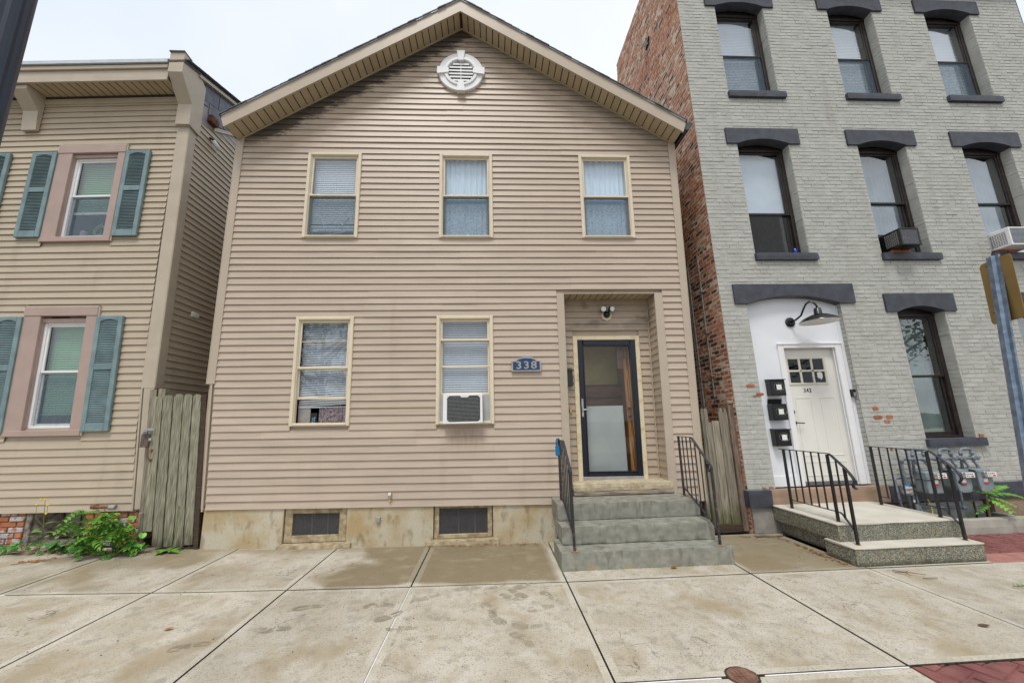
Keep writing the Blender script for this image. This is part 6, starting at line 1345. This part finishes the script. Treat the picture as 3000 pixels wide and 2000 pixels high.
for k in range(11):
    bx, by = -4.78+rg.uniform(-.2, .25), -.02+rg.uniform(-.12, .06); h = rg.uniform(.22, .58); tx, ty = bx+rg.uniform(-.12, .1), by-rg.uniform(.05, .26); stems.append([(bx, by, G(bx)), ((bx+tx)/2, (by+ty)/2+.03, G(bx)+h*.6), (tx, ty, G(bx)+h)])
mb = MB(); [mb.tube(s_, [.007, .005, .003], 6) for s_ in stems]; build('stem', mb, STEM, weed)
for s_ in stems:
    for k in range(6):
        t = rg.uniform(.45, 1); a, b = Vector(s_[0]).lerp(Vector(s_[1]), min(1, t*2)), Vector(s_[1]).lerp(Vector(s_[2]), max(0, t*2-1)); p = a if t < .5 else b
        put(rg.choice(FR), p, rg.uniform(-2.6, -.3), rg.uniform(-.5, .35), rg.uniform(-.4, .4), rg.uniform(.5, .85), weed)
for k in range(115):
    u = rg.random(); x = -5.0+.68*u+rg.gauss(0, .04); y = -.2-.2*math.sin(math.pi*min(1, u*1.1))*rg.random()+rg.uniform(-.03, .12); hmax = .34*math.exp(-((x+4.72)/.24)**2)+.06
    z = G(x)+.03+hmax*rg.random()**.7*(1 if y > -.3 else .5)
    put(rg.choice(PA[:2]), (x, y, z), rg.uniform(-2.9, -.2), rg.uniform(-.1, .75), rg.uniform(-.4, .4), rg.uniform(.5, .9), weed)
for k in range(22):
    x = rg.uniform(-4.62, -4.3); z = G(x)+rg.uniform(.05, .42)*(1 if x < -4.45 else .55); put(HE[0], (x, -.06-rg.random()*.1, z), rg.uniform(-2.6, -.5), rg.uniform(.2, .9), rg.uniform(-.3, .3), rg.uniform(.45, .8), weed)
mb = MB(); mb.lathe([(0, 0), (.016, .004), (.012, .012), (0, .012)], (-4.585, -.2, .41), n=8); build('flower', mb, FLOW, weed)
tall = thing('hawkweed_plant', (-5.62, 0, G(-5.62)), 'thin tall weed with small yellow flowers by the cellar window', 'plant')
b0 = Vector((-5.60, -.05, G(-5.6))); mb = MB(); mb.tube([b0, b0+Vector((.01, 0, .25)), b0+Vector((-.01, -.01, .45)), b0+Vector((-.02, -.02, .62))], [.005, .004, .003, .002], 6); mb.tube([b0+Vector((.0, 0, .3)), b0+Vector((-.09, -.02, .42)), b0+Vector((-.11, -.02, .56))], [.003, .002, .002], 5); mb.tube([b0+Vector((0, 0, .4)), b0+Vector((.03, -.02, .5)), b0+Vector((.03, -.03, .55))], .002, 5); build('stem', mb, STEM, tall)
LS = shape('lance_leaf', leaf_shape(.13, .028, 6, .2, .35), [LEAF])
for z, a in ((.22, .3), (.24, 3.6), (.27, -1.5), (.12, 2.2), (.2, -2.4), (.33, .9)): put(LS, b0+Vector((0, 0, z)), a, -.35, 0, 1., tall)
for d in ((-.02, -.02, .62), (-.11, -.02, .56), (.03, -.03, .55), (-.07, -.02, .62), (.02, -.02, .45)):
    mb = MB(); c = b0+Vector(d); mb.lathe([(0, 0), (.006, .0), (.013, .012), (.01, .018), (0, .016)], c, n=8); build('flower', mb, FLOW, tall)
creep = thing('creeper', (-5.9, -.1, G(-5.9)), 'low creeper trailing along the foot of the left house', 'plant')
mb = MB(); pts = [(-6.75, .02, G(-6.75)+.02)]+[(-6.6+.2*k, -.03+.02*math.sin(k*2), G(-6.6+.2*k)+.02) for k in range(8)]; mb.tube(pts, .004, 5); build('stem', mb, pm('red_stem', (.3, .09, .05), rough=.6), creep)
for k in range(70):
    x = rg.uniform(-6.7, -5.1); put(rg.choice(PA[1:]+([YL[0]] if rg.random() < .25 else [])), (x, -.05+rg.gauss(0, .035), G(x)+rg.uniform(.02, .09)+(.06*rg.random() if x > -5.9 else 0)), rg.uniform(-3.1, .0), rg.uniform(.0, .7), rg.uniform(-.3, .3), rg.uniform(.7, 1.2), creep)
for k in range(10): x = -5.5+rg.random()*.35; put(YL[0], (x, -.38+rg.gauss(0, .03)+.4*(x+5.3), G(x)+.015), rg.uniform(-3, 3), .1, 0, 1.1, creep)
mb = MB(); mb.tube([(-5.42, -.5, G(-5.42)+.012), (-5.28, -.44, G(-5.3)+.016), (-5.1, -.38, G(-5.1)+.02)], .004, 5); build('runner', mb, pm('red_stem', (.3, .09, .05)), creep)
dand = thing('gate_weed', (-4.0, -.12, G(-4)), 'small ragged weed growing under the right end of the board gate', 'plant')
for k in range(16): put(LS, (-4.02+rg.gauss(0, .03), -.12+rg.gauss(0, .02), G(-4)+.015), rg.uniform(-3.1, 3.1), rg.uniform(-.5, .05), 0, rg.uniform(.7, 1.2), dand)
mb = MB(); mb.tube([(-3.98, -.1, G(-4)), (-3.97, -.1, .4), (-3.965, -.1, .62)], [.004, .003, .002], 5); mb.lathe([(0, 0), (.01, .005), (.008, .03), (0, .035)], (-3.965, -.1, .6), n=6); build('stem', mb, STEM, dand)
for z in (.3, .36, .42): put(LS, (-3.97, -.1, z), rg.uniform(-2, 0), -.6, 0, .5, dand)
ail = thing('tree_of_heaven_seedling', (6.9, -.15, -.03), 'leafy green seedling growing behind the gas meters', 'plant')
mb = MB(); mb.tube([(6.83, -.18, -.03), (6.82, -.19, .2), (6.83, -.2, .42)], [.014, .012, .008], 8); build('stem', mb, pm('tan_stem', (.4, .3, .14), rough=.7), ail)
for p, a, pi_, sc in (((6.83, -.2, .42), .1, -.55, 1.15), ((6.83, -.2, .42), -.35, -.2, 1.2), ((6.83, -.2, .40), -.9, .15, .9), ((6.83, -.2, .38), -1.5, .3, 1.0), ((6.83, -.2, .42), .5, -.3, 1.05), ((6.83, -.2, .44), 2.6, -.3, .9), ((6.83, -.2, .3), 3.3, .1, .8)): put(FR[0], p, a, pi_, 0, sc, ail)
seed2 = thing('fern_seedling', (6.5, -.2, -.03), 'tiny feathery seedling inside the window well curb', 'plant')
for k in range(8): put(FR[1], (6.47+rg.gauss(0, .03), -.2, .08+rg.random()*.1), rg.uniform(-3.1, .1), rg.uniform(-.5, .2), 0, .5, seed2)

# ================================================================== litter
def flake(x, y, L, a, mat, lab, z=.004, cat='leaf'):
    l = leaf_shape(L, L*.28, 4, .25, -.15); c, s = math.cos(a), math.sin(a); mb = MB(); mb.add([(x+u*c-v_*s, y+u*s+v_*c, G(x)+z+abs(w_)) for u, v_, w_ in l.v], l.f); return build('fallen_leaf', mb, mat, label=lab, cat=cat)
flake(1.9, -1.10, .085, .2, DRY, 'orange dry leaf at the foot of the bluestone steps', .006)
flake(-2.56, -2.06, .07, .4, DRY, 'rust brown dry leaf alone on the left sidewalk slab', .006)
flake(3.62, -2.5, .08, -.3, pm('brown_dead_leaf', (.12, .08, .05), rough=.9), 'dark curled leaf on the right sidewalk slab', .006)
mb = MB()
for p in ([(4.02, -1.5, 0), (4.12, -1.54, .01), (4.24, -1.6, .004)], [(4.05, -1.45, .0), (4.1, -1.53, .012), (4.08, -1.6, .002)], [(4.1, -1.53, .01), (4.16, -1.5, .004)]): mb.tube([(a, b, c+.006) for a, b, c in p], [.005]+[.003]*(len(p)-1), 5)
build('twig', mb, pm('twig_bark', (.22, .12, .06), rough=.9), label='small forked twig on the sidewalk before the concrete steps', cat='twig')
mb = MB(); mb.tube([(4.14, -1.66, .006), (4.28, -1.67, .006)], .004, 5); build('twig', mb, MATS['twig_bark'], label='short straight twig on the sidewalk below the forked one', cat='twig')
l = MB()
for k in range(5): l.tube([(4.72+k*.02, -1.93, .006), (4.73+k*.02, -1.93+.02*(-1)**k, .02)], .003, 4)
l.tube([(4.70, -1.93, .006), (4.84, -1.93, .006)], .003, 4); build('leaf_sprig', l, LEAFD, label='tiny green sprig lying on the far right slab', cat='twig')
t = thing('cigarette_butt', (3.26, -3.07, G(3)), 'cigarette butt lying on the red stamped paving', 'cigarette butt')
mb = MB(); mb.tube([(3.25, -3.055, .006), (3.26, -3.08, .006)], .0045, 8); build('filter', mb, pm('filter_orange', (.7, .4, .1), rough=.8), t); mb = MB(); mb.tube([(3.26, -3.08, .006), (3.266, -3.095, .006)], .0045, 8); build('paper', mb, WHITEL, t)
mb = MB(); mb.rough(3.5, 3.86, -.16, -.11, .0, .022, .04, .004, .004, 61); build('wood_scrap', mb, OWOOD, label='grey scrap of wood lying below the picket fence', cat='wood scrap')
mb = MB()                                  # leaf litter and grit along the foot of walls and steps
for k in range(420):
    q = rg.random()
    if q < .35: x, y = rg.uniform(3.55, 3.84), 0; t_ = rg.random(); x = 3.80-.02*rg.random(); y = -1.25*t_+rg.gauss(0, .02); x -= abs(rg.gauss(0, .035))
    elif q < .5: x, y = rg.uniform(3.3, 3.95), -.08-abs(rg.gauss(0, .06))
    elif q < .75: x, y = rg.uniform(-.9, .72), -.04-abs(rg.gauss(0, .04))
    else: x, y = rg.uniform(-5.4, -3.9), -.05-abs(rg.gauss(0, .1))
    s_ = rg.uniform(.006, .022); a = rg.random()*6.3; c, s = math.cos(a)*s_, math.sin(a)*s_; z = G(x)+.006+rg.random()*.008
    mb.add([(x-c, y-s, z), (x+s*.5, y-c*.5, z+.004), (x+c, y+s, z), (x-s*.5, y+c*.5, z+.003)], [(0, 1, 2, 3)])
build('leaf_litter', mb, DRY, kind='stuff', label='crumbled brown leaves and grit along the walls and steps', cat='litter')
mb = MB()
for k in range(240):
    q = rg.random()
    if q < .4: x, y = rg.uniform(.74, 2.66), -1.056-abs(rg.gauss(0, .006))
    elif q < .55: x, y = rg.uniform(2.65, 3.4), .02-abs(rg.gauss(0, .03))
    elif q < .75: x, y = .735+rg.gauss(0, .004), rg.uniform(-1.3, -.1)
    elif q < .9: x, y = -.808+rg.gauss(0, .004), rg.uniform(-1.3, -.05)
    else: x, y = rg.uniform(-4.2, -3.8), -.06-abs(rg.gauss(0, .04))
    h = rg.uniform(.006, .022)*(1.6 if q > .4 and q < .55 else 1); a = rg.random()*6.3; c, s = math.cos(a)*.003, math.sin(a)*.003; lx, ly = rg.gauss(0, .008), rg.gauss(0, .008)
    mb.add([(x-c, y-s, G(x)-.004), (x+c, y+s, G(x)-.004), (x+lx, y+ly, G(x)+h)], [(0, 1, 2)])
build('moss', mb, LEAFD, kind='stuff', label='moss and tiny grass in the joints and along the steps', cat='moss')
mb = MB()
for k in range(260):
    x, y = rg.uniform(-4.5, 4.8), rg.uniform(-2.85, -.1); s_ = rg.uniform(.002, .0055)
    if y > -1.1 and (.6 < x < 2.7 or x > 3.7): continue
    mb.add([(x-s_, y-s_, G(x)+.003), (x+s_, y-s_*.6, G(x)+.003), (x+s_*.5, y+s_, G(x)+.003), (x, y, G(x)+.003+s_)], [(0, 1, 3), (1, 2, 3), (2, 0, 3)])
build('grit', mb, JOINT, kind='stuff', label='dark specks of grit scattered over the sidewalk slabs', cat='grit')

# ================================================================== street trees opposite (seen only as reflections in the glass)
def tree(x, y, h, lab, seed):
    r = random.Random(seed); t = thing('street_tree', (x, y, 0), lab, 'tree', 'trees across the street'); mb = MB()
    mb.tube([(x, y, -.1), (x+.1, y, h*.25), (x-.05, y+.1, h*.5), (x, y, h*.8)], [.22, .17, .12, .04], 10)
    for k in range(9): a = r.random()*6.28; z0 = h*(.3+.05*k); q = h*.28; mb.tube([(x, y, z0), (x+q*.5*math.cos(a), y+q*.5*math.sin(a), z0+q*.4), (x+q*math.cos(a), y+q*math.sin(a), z0+q*.6)], [.09, .06, .02], 6)
    build('trunk', mb, BARK, t); mb = MB(); cl = [(Vector((x+r.gauss(0, h*.16), y+r.gauss(0, h*.14), h*(.42+.55*r.random()))), r.uniform(.5, 1.2)) for _ in range(42)]
    for c, R_ in cl:
        for k in range(70):
            p = c+Vector((r.gauss(0, 1), r.gauss(0, 1), r.gauss(0, .8)))*R_*.5; d = Vector((r.gauss(0, 1), r.gauss(0, 1), r.gauss(0, .6))).normalized()*.16; e = d.cross(Vector((r.random(), r.random(), 1))).normalized()*.07; mb.add([p-d, p+e, p+d, p-e], [(0, 1, 2, 3)])
    build('crown', mb, FOLI, t)
tree(15.0, -15.5, 9.5, 'leafy street tree opposite, reflected in the brick building windows', 1); tree(23, -15.5, 10.5, 'taller street tree opposite, reflected at the right edge', 2); tree(-9, -16, 8.5, 'street tree opposite the left house, outside the frame', 3)
print('OBJECTS', len(bpy.data.objects))
